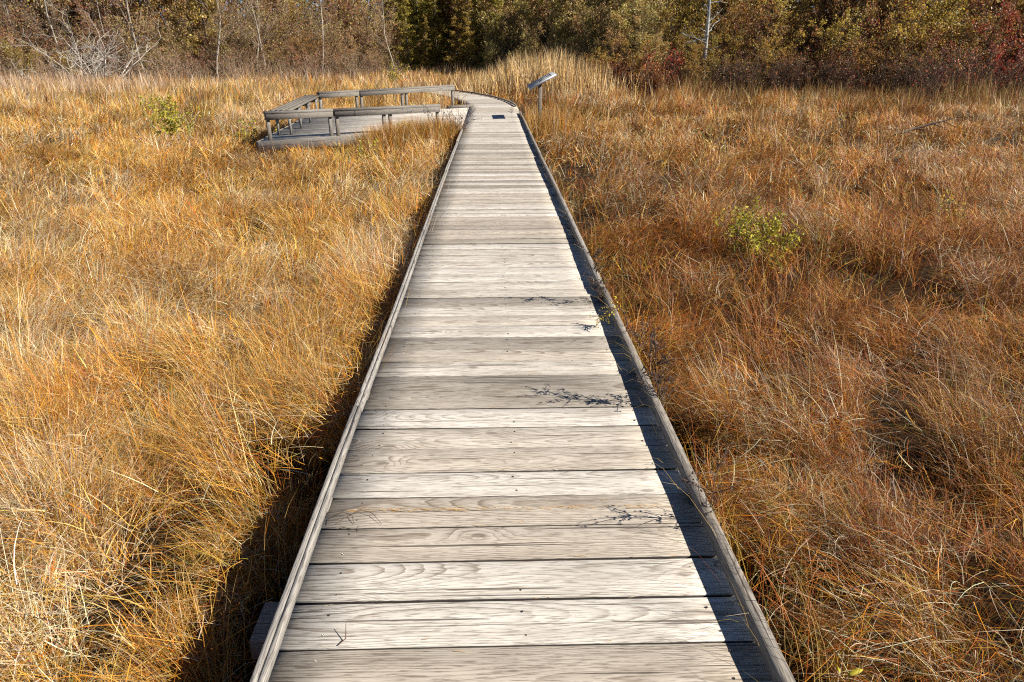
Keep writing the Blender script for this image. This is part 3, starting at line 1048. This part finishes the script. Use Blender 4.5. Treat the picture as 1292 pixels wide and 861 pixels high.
def shrub_proto(seed, h, spread, stems_n, twig_mat, leafpal, leaf_n, leaf_sz, wild=.16, twigs=(7, 6), stem_r=.022, tips_up=.04):
    """several stems from the base, two orders of twigs, loose leaves on them -> (stem mesh, crown mesh)"""
    W = Woody(seed)
    r = W.r
    lp = []
    for i in range(stems_n):
        a = r.uniform(0, 6.283)
        out = abs(r.gauss(0, .3)) * spread
        p = Vector((math.cos(a) * .25 * spread * r.random(), math.sin(a) * .25 * spread * r.random(), -.08))
        d = Vector((math.cos(a) * out, math.sin(a) * out, 1))
        L = h * r.uniform(.62, 1.05)
        pts, dr = W.branch(0, p, d, L, stem_r * r.uniform(.7, 1.3), .006, 7, wild * .7, .02)
        for j in range(twigs[0]):
            k = r.randint(1, 7)
            d2 = W.side(dr[k], r.uniform(.5, 1.1))
            d2 = (d2 + Vector((0, 0, .35))).normalized()
            L2 = L * r.uniform(.18, .42) * (1.15 - k / 10)
            p2, dr2 = W.branch(1, pts[k], d2, L2, .0085, .005, 4, wild, tips_up)
            for m in range(twigs[1]):
                k2 = r.randint(1, 4)
                d3 = W.side(dr2[k2], r.uniform(.4, 1.0))
                p3, _ = W.branch(1, p2[k2], d3, L2 * r.uniform(.25, .6), .0058, .004, 2, wild * 1.2, tips_up)
                lp.append(p3[1]); lp.append(p3[2]); lp.append((p3[1] + p3[2]) / 2)
            lp.extend(p2[2:])
    st = MB(); W.emit(st, 0, 5)
    cr = MB(); W.emit(cr, 1, 3)
    if leaf_n:
        g = W.n
        lp = np.array([tuple(q) for q in lp])
        # clumps: leaves favour some twigs
        wt = g.random(len(lp)) ** 2.5 * (0.35 + np.clip(lp[:, 2] / h, 0, 1)); wt /= wt.sum()
        ii = g.choice(len(lp), leaf_n, p=wt)
        pos = lp[ii] + g.normal(0, .055 + .02 * leaf_sz / .05, (leaf_n, 3))
        pal = np.array(leafpal)
        ci = (g.choice(len(pal), len(lp)))[ii]
        ci = np.where(g.random(leaf_n) < .35, g.choice(len(pal), leaf_n), ci)
        col = pal[ci] * g.uniform(.6, 1.25, leaf_n)[:, None]
        leaves(cr, pos, leaf_sz * g.uniform(.6, 1.35, leaf_n), col, g, mat=1)
    return st.mesh('stems', [twig_mat]), cr.mesh('crown', [twig_mat, M_LEAF])


def tree_proto(seed, h, r0, bark, twig_mat, leafpal, leaf_n, leaf_sz, n_br=16, first=.3, lean=.05, br=.22):
    W = Woody(seed)
    r = W.r
    d = Vector((r.gauss(0, lean), r.gauss(0, lean), 1))
    pts, dr = W.branch(0, Vector((0, 0, -.1)), d, h, r0, r0 * .28, 12, .07, .03)
    lp = []
    for j in range(n_br):
        k = r.randint(max(1, int(12 * first)), 12)
        d2 = (W.side(dr[k], r.uniform(.6, 1.1)) + Vector((0, 0, .3))).normalized()
        L2 = h * br * r.uniform(.5, 1.1) * (1.25 - k / 14)
        p2, dr2 = W.branch(1, pts[k], d2, L2, r0 * .28, .008, 5, .15, .04)
        for m in range(8):
            k2 = r.randint(1, 5)
            d3 = W.side(dr2[k2], r.uniform(.4, 1.0))
            p3, dr3 = W.branch(1, p2[k2], d3, L2 * r.uniform(.25, .55), .0075, .005, 3, .17, .05)
            for q in range(3):
                p4, _ = W.branch(1, p3[r.randint(1, 3)], W.side(dr3[2], r.uniform(.4, .9)), L2 * r.uniform(.12, .28), .0055, .004, 2, .2, .04)
                lp.extend(p4[1:])
            lp.extend(p3[1:])
    tk = MB(); W.emit(tk, 0, 8)
    cr = MB(); W.emit(cr, 1, 3)
    if leaf_n:
        g = W.n
        lp = np.array([tuple(q) for q in lp])
        wt = g.random(len(lp)) ** 2; wt /= wt.sum()
        ii = g.choice(len(lp), leaf_n, p=wt)
        pos = lp[ii] + g.normal(0, .08, (leaf_n, 3))
        pal = np.array(leafpal)
        col = pal[g.choice(len(pal), leaf_n)] * g.uniform(.6, 1.25, leaf_n)[:, None]
        leaves(cr, pos, leaf_sz * g.uniform(.6, 1.35, leaf_n), col, g, mat=1)
    return tk.mesh('trunk', [bark]), cr.mesh('crown', [twig_mat, M_LEAF])


def evergreen_proto(seed, h, rad_, pal, n=11000):
    W = Woody(seed)
    r, g = W.r, W.n
    pts, dr = W.branch(0, Vector((0, 0, -.1)), Vector((r.gauss(0, .03), r.gauss(0, .03), 1)), h, .11, .02, 12, .02, .03)
    pos, szs = [], []
    nb = 95
    for j in range(nb):
        f = (j + r.random()) / nb
        zz = .06 + .93 * f
        k = zz * 12; i = min(11, int(k)); base = pts[i] + (pts[i + 1] - pts[i]) * (k - i)
        Lb = rad_ * (1 - zz) ** .75 * r.uniform(.55, 1.2) + .12
        a = r.uniform(0, 6.283)
        p2, d2 = W.branch(1, base, Vector((math.cos(a), math.sin(a), r.uniform(-.1, .35))), Lb, .018, .006, 4, .1, .03)
        m = int(n / nb * (.5 + Lb / rad_))
        for q in range(m):
            s = r.random() ** .6 * 3.99
            i2 = int(s)
            c_ = p2[i2] + (p2[i2 + 1] - p2[i2]) * (s - i2)
            sp = .05 + .10 * Lb * (1 - s / 6)
            pos.append((c_.x + r.gauss(0, sp), c_.y + r.gauss(0, sp), c_.z + r.gauss(0, sp * .6) - .04))
    tk = MB(); W.emit(tk, 0, 7)
    cr = MB(); W.emit(cr, 1, 3)
    pos = np.array(pos)
    pal = np.array(pal)
    col = pal[g.choice(len(pal), len(pos))] * g.uniform(.6, 1.3, len(pos))[:, None]
    leaves(cr, pos, g.uniform(.025, .06, len(pos)), col, g, mat=1, droop=.6, asp=3.0)
    return tk.mesh('trunk', [M_EVBARK]), cr.mesh('crown', [M_EVBARK, M_NEEDLE])


YOL = [(.52, .38, .05), (.40, .29, .05), (.58, .38, .06), (.28, .22, .05), (.48, .25, .06)]
OLV = [(.42, .34, .09), (.50, .40, .12), (.58, .45, .17), (.32, .26, .07), (.60, .40, .12)]
RST = [(.40, .12, .035), (.28, .08, .03), (.48, .22, .05), (.20, .07, .03)]
BRN = [(.38, .23, .10), (.26, .15, .07), (.46, .32, .14), (.42, .17, .05), (.36, .29, .07)]
MAU = [(.42, .26, .13), (.32, .18, .10), (.50, .35, .17), (.38, .32, .07), (.44, .20, .08), (.46, .36, .08)]
RED = [(.36, .11, .035), (.44, .17, .045), (.26, .08, .03), (.42, .24, .06)]
GRN = [(.26, .22, .035), (.38, .31, .04), (.48, .38, .05), (.15, .14, .03)]

PROTO = {
    'bare': [shrub_proto(10 + i, 5.2, .9, 14, M_TWIG, MAU, 3000, .08, twigs=(11, 8)) for i in range(3)],
    'thin': [shrub_proto(20 + i, 2.2, 1.2, 15, M_TWIG, BRN, 420, .045, twigs=(7, 6), stem_r=.012) for i in range(3)],
    'olive': [shrub_proto(30 + i, 5.6, .9, 12, M_TWIG, OLV, 4200, .085, twigs=(11, 7)) for i in range(3)],
    'yellow': [shrub_proto(40 + i, 4.8, 1.0, 11, M_TWIGD, YOL, 3400, .065, twigs=(11, 8)) for i in range(3)],
    'brown': [shrub_proto(50 + i, 4.4, 1.0, 12, M_TWIGD, BRN + RST[:2] + YOL[:2], 2600, .06, twigs=(11, 8)) for i in range(3)],
    'dark': [shrub_proto(60 + i, 2.4, 1.3, 16, M_TWIGD, RST + BRN, 380, .05, twigs=(9, 8), stem_r=.014) for i in range(3)],
    'red': [shrub_proto(70 + i, 4.4, 1.0, 11, M_TWIGD, RED, 2800, .06, twigs=(8, 7)) for i in range(2)],
    'rust': [shrub_proto(75 + i, 1.6, 1.3, 14, M_TWIGD, RST, 800, .045, twigs=(7, 6), stem_r=.01) for i in range(2)],
    'slim': [tree_proto(80 + i, 9.5, .06, M_BARKP, M_TWIG, MAU + OLV[:2], 900, .055, 22, .3) for i in range(3)],
    'leafy': [tree_proto(90 + i, 9.0, .07, M_BARKG, M_TWIG, YOL + OLV, 9000, .085, 44, .09, br=.24) for i in range(3)],
    'grey': [tree_proto(100 + i, 10.5, .11, M_BARKG, M_TWIG, BRN + MAU, 3600, .08, 46, .1, br=.2) for i in range(2)],
    'ever': [evergreen_proto(110 + i, 8.0, 1.5, GRN) for i in range(2)],
}


def put(kind, i, name, loc, sc, rz, label, cat, group=None, sz=None, parts=('stems', 'crown')):
    a, b = PROTO[kind][i % len(PROTO[kind])]
    o = empty(name, loc, label, cat, group, rz)
    o.scale = (sc, sc, sc * (sz or 1))
    for nm, me in zip(parts, (a, b)):
        c = bpy.data.objects.new(nm, me)
        C.objects.link(c)
        c.parent = o
    return o




def edge(px): return float(np.interp(px, [a for a, b in EDGE], [b for a, b in EDGE]))


TRK = ('trunk', 'crown')
rs = random.Random(5)
ZL = 'left of the evergreens, behind the golden meadow'
LAB = {
    'bare': ('bare_shrub', 'twiggy grey-brown shrub with dull thinning leaves ' + ZL, 'shrub', 'bare shrubs of the left thicket'),
    'thin': ('bare_shrub', 'low thin-stemmed bare bush at the front of the left thicket', 'shrub', 'low bare bushes fronting the left thicket'),
    'olive': ('leafy_shrub', 'tall olive-leaved shrub in the mass behind the pale reeds', 'shrub', 'olive shrubs behind the reeds'),
    'yellow': ('leafy_shrub', 'yellow-green leaved shrub on dark stems in the right thicket', 'shrub', 'yellow-green shrubs of the right thicket'),
    'brown': ('leafy_shrub', 'brown-leaved dense shrub in the right thicket', 'shrub', 'brown shrubs of the right thicket'),
    'dark': ('bare_shrub', 'low dark nearly leafless bush at the foot of the right thicket', 'shrub', 'dark bushes fronting the right thicket'),
    'red': ('leafy_shrub', 'dark red leaved shrub at the far right of the thicket', 'shrub', 'red shrubs at the right edge'),
    'rust': ('low_shrub', 'knee-high rust-leaved bush between the reeds and the dark bushes', 'shrub', 'rusty bushes beside the reeds'),
    'slim': ('slender_tree', 'slender pale-barked tree rising bare out of the left thicket', 'tree', 'slender pale trees of the left thicket'),
    'leafy': ('leafy_tree', 'tall tree with thinning yellow-green leaves at the back of the thicket', 'tree', 'leafy trees at the back'),
    'grey': ('bare_tree', 'tall grey-barked nearly bare tree at the back of the thicket', 'tree', 'bare trees at the back'),
    'ever': ('evergreen_tree', 'dark evergreen tree in the clump at the centre of the treeline', 'tree', 'dark evergreens'),
}


def auto(kind, px, dback, sc, label=None, sz=None):
    nm, lb, ct, gp = LAB[kind]
    p = at(px, edge(px) + dback)
    return put(kind, rs.randint(0, 5), nm, (p.x, p.y, 0), sc, rs.uniform(0, 6.28), label or lb, ct, None if label else gp, sz,
               TRK if kind in ('slim', 'leafy', 'grey', 'ever') else ('stems', 'crown'))


# left thicket
for px in range(-60, 505, 22):
    auto('thin', px + rs.uniform(-9, 9), rs.uniform(-2.0, .6), rs.uniform(.75, 1.1))
for row, (d0, d1) in enumerate(((.3, 1.6), (2, 4), (4.5, 7))):
    for px in range(-70 + row * 9, 510, 27):
        auto('bare', px + rs.uniform(-12, 12), rs.uniform(d0, d1), rs.uniform(.8, 1.2) * (.48, .72, 1.0)[row])
for px in range(-40, 500, 60):
    k = 'slim'
    auto(k, px + rs.uniform(-20, 20), rs.uniform(1, 6), rs.uniform(.85, 1.1))
for px in range(-80, 520, 40):
    auto('leafy', px + rs.uniform(-20, 20), rs.uniform(5, 9), rs.uniform(.8, 1.1))
for px in range(-90, 560, 36):
    auto('grey', px + rs.uniform(-18, 18), rs.uniform(8, 13), rs.uniform(.85, 1.1))
# evergreens
for px, db, sc in ((515, 1.5, .95), (538, .3, .62), (552, 3, 1.1), (576, -1.2, .95), (592, -.4, .8), (600, 3.4, 1.15), (625, 2.0, 1.0), (566, 6, 1.3), (528, 5, 1.25), (650, 5, 1.2)):
    auto('ever', px, db, sc, 'small bright yellow-green conifer in front of the dark evergreens' if px == 538 else None)
# olive mass behind the reeds
for row, (d0, d1) in enumerate(((-3, -1), (0, 2), (2.5, 5), (6, 9))):
    for px in range(615 + row * 5, 840, 20):
        auto('olive', px + rs.uniform(-8, 8), rs.uniform(d0, d1), rs.uniform(.8, 1.2) * (.45, .68, .9, 1.3)[row])
for px in range(500, 680, 13):
    auto('leafy', px + rs.uniform(-5, 5), rs.uniform(8, 11), rs.uniform(.9, 1.15))
for px in range(860, 935, 14):
    auto('leafy', px + rs.uniform(-5, 5), rs.uniform(8, 11), rs.uniform(.62, .8))
for px in range(610, 860, 42):
    auto('leafy', px + rs.uniform(-12, 12), rs.uniform(9, 14), rs.uniform(.75, .95))
# right thicket
for px in range(800, 1370, 20):
    auto('dark', px + rs.uniform(-9, 9), rs.uniform(-.6, 1.0), rs.uniform(.62, .92))
for row, (d0, d1) in enumerate(((1, 2.2), (2.2, 3.6), (4, 6))):
    for px in range(815 + row * 8, 1390, 30):
        auto(rs.choice(('yellow', 'brown')) if px < 1250 else rs.choice(('red', 'brown')), px + rs.uniform(-12, 12), rs.uniform(d0, d1), rs.uniform(.8, 1.2) * (.5, .72, 1.0)[row])
for px in range(840, 1420, 40):
    auto('leafy', px + rs.uniform(-16, 16), rs.uniform(6, 10), rs.uniform(.6, .78))
for px in range(760, 850, 10):
    auto('rust', px + rs.uniform(-4, 4), rs.uniform(-8, -3), rs.uniform(.9, 1.35))

# the wood behind, one mass
mb = MB()
g = np.random.default_rng(99)
n = 230000
px = g.uniform(-420, 1720, n)
dd = np.interp(px, [a for a, b in EDGE], [b for a, b in EDGE]) + 12 + 9 * g.random(n)
x0 = np.array([at(q, 60.0).x for q in np.linspace(-420, 1720, 400)])
xx = np.interp(px, np.linspace(-420, 1720, 400), x0) * dd / 60
zz = np.interp(px, [560, 720], [13, 7.5]) * g.random(n) ** .85
keep = fbm(xx * .5, zz * .5 + dd, 61) > .30
xx, dd, zz, px = xx[keep], dd[keep], zz[keep], px[keep]
pw = np.array(MAU + BRN + OLV + YOL[:3] + GRN[:2])
ci = g.integers(0, len(pw), len(xx))
right_ = px > 560
ci = np.where(right_ & (g.random(len(xx)) < .7), g.integers(10, len(pw), len(xx)), ci)
leaves(mb, np.stack([xx, dd, zz], 1), g.uniform(.1, .25, len(xx)), pw[ci] * g.uniform(.5, 1.1, len(xx))[:, None], g, mat=0)
W = Woody(98)
for i in range(260):
    q = W.r.uniform(-420, 1720)
    p = at(q, edge(q) + W.r.uniform(12, 21))
    W.branch(0, Vector((p.x, p.y, -.1)), Vector((W.r.gauss(0, .04), 0, 1)), W.r.uniform(8, 12) if q < 600 else W.r.uniform(6, 8), W.r.uniform(.05, .14), .03, 6, .03, .02)
W.emit(mb, 0, 6, mat=1)
o = mb.build('distant_woods', [M_LEAF, M_BARKG])
tag(o, 'far brown and olive woods closing off the marsh', 'woods', kind='stuff')

# particular trees and bushes
W = Woody(301)                                         # pale dead shrub at far left
for i in range(15):
    a = W.r.uniform(0, 6.283); o_ = abs(W.r.gauss(0, .75))
    pts, dr = W.branch(0, Vector((W.r.gauss(0, .25), W.r.gauss(0, .25), -.05)), Vector((math.cos(a) * o_, math.sin(a) * o_, 1)), W.r.uniform(2.0, 3.8), .028, .008, 8, .16, .0)
    for j in range(8):
        k = W.r.randint(2, 8)
        p2, d2 = W.branch(1, pts[k], W.side(dr[k], W.r.uniform(.5, 1.2)), W.r.uniform(.5, 1.1), .012, .006, 5, .2, .01)
        for m in range(5):
            W.branch(1, p2[W.r.randint(1, 5)], W.side(d2[3], W.r.uniform(.4, 1.1)), W.r.uniform(.2, .5), .007, .004, 3, .2)
p = at(108, 41.0)
o = empty('dead_shrub', (p.x, p.y, 0), 'pale grey dead shrub with tangled bare branches at the left meadow edge', 'shrub')
o.scale = (1.4, 1.4, 1.3)
mb = MB(); W.emit(mb, 0, 6); mb.build('stems', M_TWIGP, o)
mb = MB(); W.emit(mb, 1, 4); mb.build('crown', M_TWIGP, o)

W = Woody(302)                                         # lichen-pale dead tree on the right
pts, dr = W.branch(0, Vector((0, 0, -.1)), Vector((.02, .02, 1)), 7.5, .10, .05, 12, .02, .03)
for j in range(22):
    k = W.r.randint(4, 12)
    p2, d2 = W.branch(1, pts[k] + Vector((0, 0, W.r.uniform(-.3, .3))), W.side(dr[k], W.r.uniform(1.1, 1.6)), W.r.uniform(.4, 1.5), .022, .008, 5, .22, .02)
    for m in range(4):
        W.branch(1, p2[W.r.randint(1, 5)], W.side(d2[3], W.r.uniform(.4, 1.1)), W.r.uniform(.2, .5), .010, .005, 3, .2)
p = at(889, 34.6)
o = empty('dead_tree', (p.x, p.y, 0), 'upright dead tree with pale lichened trunk and stubby side branches', 'tree')
mb = MB(); W.emit(mb, 0, 9); mb.build('trunk', M_BIRCH, o)
mb = MB(); W.emit(mb, 1, 5); mb.build('crown', M_BIRCH, o)

for px, db, sc, ln, lb in ((178, -.2, 1.0, .10, 'leaning pale trunk standing forward of the left thicket'), (330, -.3, .9, -.12, 'thin grey leaning trunk near the middle of the left thicket'),
                           (268, .2, .95, .06, 'forked pale trunk in front of the grey twigs'), (497, -.5, .8, 0.0, 'thin pale trunk close beside the dark evergreens'), (402, 0, .9, .05, 'pale bent trunk above the reddish stems')):
    p = at(px, edge(px) + db)
    o = put('slim', rs.randint(0, 2), 'slender_tree', (p.x, p.y, 0), sc * 1.15, rs.uniform(0, 6), lb, 'tree', None, None, TRK)
    o.rotation_euler.y = ln
for px, py_, sc, lb in ((1190, -1.0, .75, 'blackish twiggy bush standing furthest out at the right'),):
    auto('dark', px, py_ - 1.2, sc * 1.15, lb)
for px, sc, lb in ((80, .42, 'yellow-leaved low bush just left of the pale dead shrub'), (18, .5, 'green-leaved bush at the left edge of the meadow'), (385, .62, 'yellow-green leafed bush amid the grey left thicket')):
    auto('yellow', px, -1.0 if px < 100 else .5, sc, lb)
for px, db, sc, lb in ((800, -5, .55, 'yellow-green bush right of the reeds'), (760, -8, .42, 'bright yellow autumn bush at the end of the reeds'), (880, -1.0, .5, 'green-yellow bush below the dead tree')):
    auto('yellow', px, db, sc, lb)


# small plants in the meadow
def plant(px, py, hgt, spread, pal, n, lsz, label, name='marsh_plant', stems_n=9, stem_mat=None, zc=.3, xy=None):
    p = ground(px, py, zc) if xy is None else Vector(xy)
    W = Woody(int(px * 7 + py))
    r, g = W.r, W.n
    lp = []
    for i in range(stems_n):
        a = r.uniform(0, 6.283); o_ = abs(r.gauss(0, .5))
        pts, dr = W.branch(0, Vector((r.gauss(0, spread * .3), r.gauss(0, spread * .3), 0)), Vector((math.cos(a) * o_, math.sin(a) * o_, 1)), hgt * r.uniform(.7, 1.1), .006, .003, 6, .1, .02)
        lp.extend(pts[3:])
        for j in range(5):
            p2, _ = W.branch(0, pts[r.randint(2, 6)], W.side(dr[3], r.uniform(.4, 1)), hgt * .25, .004, .002, 3, .15, .03)
            lp.extend(p2[1:])
    o = empty(name, (p.x, p.y, 0), label, 'plant')
    mb = MB(); W.emit(mb, 0, 4); mb.build('stems', stem_mat or M_TWIG, o)
    if n:
        lp = np.array([tuple(q) for q in lp])
        pos = lp[g.integers(0, len(lp), n)] + g.normal(0, .03, (n, 3))
        pal = np.array(pal)
        col = pal[g.choice(len(pal), n)] * g.uniform(.7, 1.25, n)[:, None]
        mb = MB(); leaves(mb, pos, lsz * g.uniform(.6, 1.3, n), col, g, droop=-.3, asp=2.2)
        mb.build('leaves', M_PLANT, o)
    return o


LIME = [(.50, .43, .04), (.40, .37, .035), (.58, .46, .06), (.28, .28, .03)]
plant(950, 312, .58, .32, LIME, 1900, .018, 'lime-green leafy bush alone in the rusty sedge right of the boardwalk', 'green_bush', 16)
plant(222, 172, 1.08, .45, LIME, 1500, .03, 'green leafed plant with pale bare stems in the left meadow', 'green_bush', 12, M_TWIGP)
plant(318, 178, .8, .35, LIME, 200, .03, 'small green tuft just left of the platform corner', 'green_bush', 7)
plant(500, 108, 1.3, .9, LIME + OLV, 600, .06, 'olive-green bush standing behind the far railing', 'green_bush', 12)
plant(522, 168, .74, .4, LIME, 300, .03, 'yellow-green weed in front of the near railing', 'green_bush', 8, xy=(-1.9, 15.72))
plant(455, 196, .60, .3, LIME, 160, .028, 'small yellow-green sprig in the sedge below the platform', 'green_bush', 6)
plant(1205, 272, .62, .3, LIME, 120, .02, 'tiny green sprig in the rusty sedge at the right', 'green_bush', 5)
DK = [(.10, .06, .045), (.15, .09, .06), (.08, .055, .04)]
for px, py, lb, xy in ((557, 160, 'dark weed at the railing end beside the boardwalk', (XL - .36, 16.2)), (574, 163, 'dark wiry weed at the end of the left curb', (XL - .12, 16.1))):
    plant(px, py, 1.05, .2, DK, 120, .018, lb, 'dry_weed', 9, M_TWIGD, xy=xy)
for px, py, lb in ((652, 150, 'brown vine tangle at the far end of the right curb'), (658, 139, 'dark red vine hanging over the deck near the sign')):
    plant(px + 8, py, .75, .55, DK + RST, 320, .022, lb, 'vine_tangle', 14, M_TWIGD)
# goldenrod leaning over the right curb, and two seed-headed weeds whose shadows fall on the planks
def sprig(x, y, h, lean, label, tip, n_tip, sz, name='goldenrod'):
    W = Woody(int(y * 100 + x * 1000) + 5)
    o = empty(name, (x, y, 0), label, 'plant')
    pts, dr = W.branch(0, Vector((0, 0, 0)), Vector(lean), h, .0035, .0018, 8, .05, -.12 if name == 'goldenrod' else -.03)
    if name == 'goldenrod':                            # rises past the curb, then nods over it
        pts = [Vector(q) for q in ((0, 0, 0), (0, 0, .2), (0, 0, .38), (-.005, -.005, .52), (-.03, -.01, .60), (-.065, -.02, .635), (-.10, -.03, .64), (-.135, -.045, .625), (-.165, -.06, .60))]
        dr = [(b_ - a_).normalized() for a_, b_ in zip(pts[:-1], pts[1:])]; dr.append(dr[-1])
        W.paths[(0, 9)] = [(pts, [.0035] * 5 + [.0028, .0024, .002, .0016])]
    mb = MB()
    lp = []
    for k in (5, 6, 7, 8):
        for j in range(5):
            p2, _ = W.branch(0, pts[k], W.side(dr[k], W.r.uniform(.4, 1.0)), W.r.uniform(.07, .17) * (.6 if name == 'goldenrod' else 1), .0022, .0012, 3, .15)
            lp.extend(p2[1:])
    W.emit(mb, 0, 4); mb.build('stem', M_TWIGD, o)
    lp = np.array([tuple(q) for q in lp])
    g = W.n
    pos = lp[g.integers(0, len(lp), n_tip)] + g.normal(0, .008, (n_tip, 3))
    mb = MB()
    leaves(mb, pos, sz * g.uniform(.7, 1.3, n_tip), np.array(tip)[g.choice(len(tip), n_tip)], g)
    mb.build('seed_head', M_PLANT, o)


YEL = [(.75, .58, .06), (.65, .48, .05), (.78, .66, .14)]
q = ground(790, 437, DECK)
sprig(XR + .03, 4.62, .86, (-.10, .1, 1), 'dry weed arching over the right curb with dark seed head', DK, 420, .008, 'dry_weed')
sprig(XR + .05, 4.22, .66, (-.55, -.1, 1), 'yellow goldenrod sprig drooping over the right curb', YEL, 90, .009)
sprig(XR + .05, 3.16, .84, (-.10, .0, 1), 'wiry seeded weed rising past the middle of the right curb', DK, 380, .008, 'dry_weed')
sprig(XR + .10, 2.98, .92, (-.06, .1, 1), 'taller of the two seeded weeds at the middle of the right curb', DK, 340, .008, 'dry_weed')
sprig(XR + .04, 2.20, .74, (-.10, .05, 1), 'small dark weed leaning over the nearer right curb', DK, 160, .007, 'dry_weed')
# fallen dark stem in the right sedge
p = ground(1160, 160, .4)
mb = MB(); W = Woody(77)
bp, bd_ = W.branch(0, Vector((-.75, -.1, .22)), Vector((1, .2, .16)), 1.6, .045, .02, 7, .07)
for k in (2, 3, 5, 6):
    q = bp[k] - bd_[k] * .02
    W.branch(0, q, W.side(bd_[k], .7), .45, .018, .006, 5, .12)
W.emit(mb, 0, 6)
o = mb.build('fallen_branch', M_TWIGD)
o.location = (p.x, p.y, 0)
tag(o, 'dark fallen branch lying slanted in the upper right sedge', 'branch')


# litter on the planks
def litter(name, pts_px, r, label, cat, mat, z=.004):
    W = Woody(9)
    pts = [ground(a, b, DECK + z + dz) for a, b, dz in pts_px]
    W.paths[(0, len(pts))] = [(pts, [r] * (len(pts) - 1) + [r * .5])]
    mb = MB(); W.emit(mb, 0, 5)
    return tag(mb.build(name, mat), label, cat)


litter('twig', [(412, 662, 0), (418, 652, .012), (432, 646, .02), (444, 650, .012), (447, 661, 0)], .0016, 'dark curled twig arched on the planks near the left curb', 'twig', M_TWIGD)
litter('twig', [(424, 661, 0), (438, 652, .006), (455, 643, .012), (470, 648, .01), (482, 662, 0)], .0013, 'longer looping twig beside the curled one', 'twig', M_TWIGD)
litter('twig', [(430, 665, 0), (445, 668, .004), (453, 670, .003), (453, 663, .001)], .0013, 'short hooked twig below the curled one', 'twig', M_TWIGD)
litter('twig', [(427, 814, 0), (436, 806, .004), (436.5, 786, .03)], .0018, 'short upright stick caught in a plank gap near the left curb', 'twig', M_TWIGD)
mb = MB()
n = 420                                                # straw caught in the plank gaps
xs = R.uniform(XL + .1, XR - .15, n); es = np.array(edges); es = es[(es > 1) & (es < 16)]
ys = es[R.integers(0, len(es), n)] + R.normal(0, .006, n)
m_ = R.random(n) < .35
sc_ = R.random(n) < .3
ys = np.where(sc_, R.uniform(1.2, 14, n), ys)
ys = np.where(m_, 2.265 + R.normal(0, .006, n), ys)
cs = PAL[R.choice([STRAW, PALE, GOLD], n)] * R.uniform(.8, 1.1, n)[:, None]
blades(mb, xs, ys, np.full(n, DECK + .003), R.uniform(.015, .07, n), np.where(R.random(n) < .5, 0, math.pi) + R.normal(0, .25, n), np.full(n, 1.5), np.full(n, 1.56), np.full(n, .0022), cs, 2)
o = mb.build('straw_litter', M_GRASS)
tag(o, 'bits of dry straw caught in the gaps between the planks', 'litter', kind='stuff')
# yellow fallen leaves bottom right
g = np.random.default_rng(4)
for (px, py, lb) in ((1079, 849, 'yellow willow leaf lying flat in the near right sedge'), (1055, 843, 'smaller upright yellow leaf in the near right sedge')):
    p = ground(px, py, .46)
    mb = MB()
    pr = [(-.5, 0), (-.3, .09), (0, .12), (.3, .08), (.5, 0), (.3, -.08), (0, -.12), (-.3, -.09)]
    vv = [(x * .055, y * .07, .008 * math.cos(x * 3)) for x, y in pr]
    vv += [(x, y, z - .0008) for x, y, z in vv]
    mb.add(np.array(vv), [np.array([tuple(range(8))]), np.array([tuple(range(15, 7, -1))]), np.array([(i, 8 + i, 8 + (i + 1) % 8, (i + 1) % 8) for i in range(8)])], col=(.55, .47, .05))
    o = mb.build('fallen_leaf', M_PLANT)
    o.location = p
    o.rotation_euler = (.25, -.2, .2) if px > 1060 else (.9, .3, 1.4)
    tag(o, lb, 'leaf')
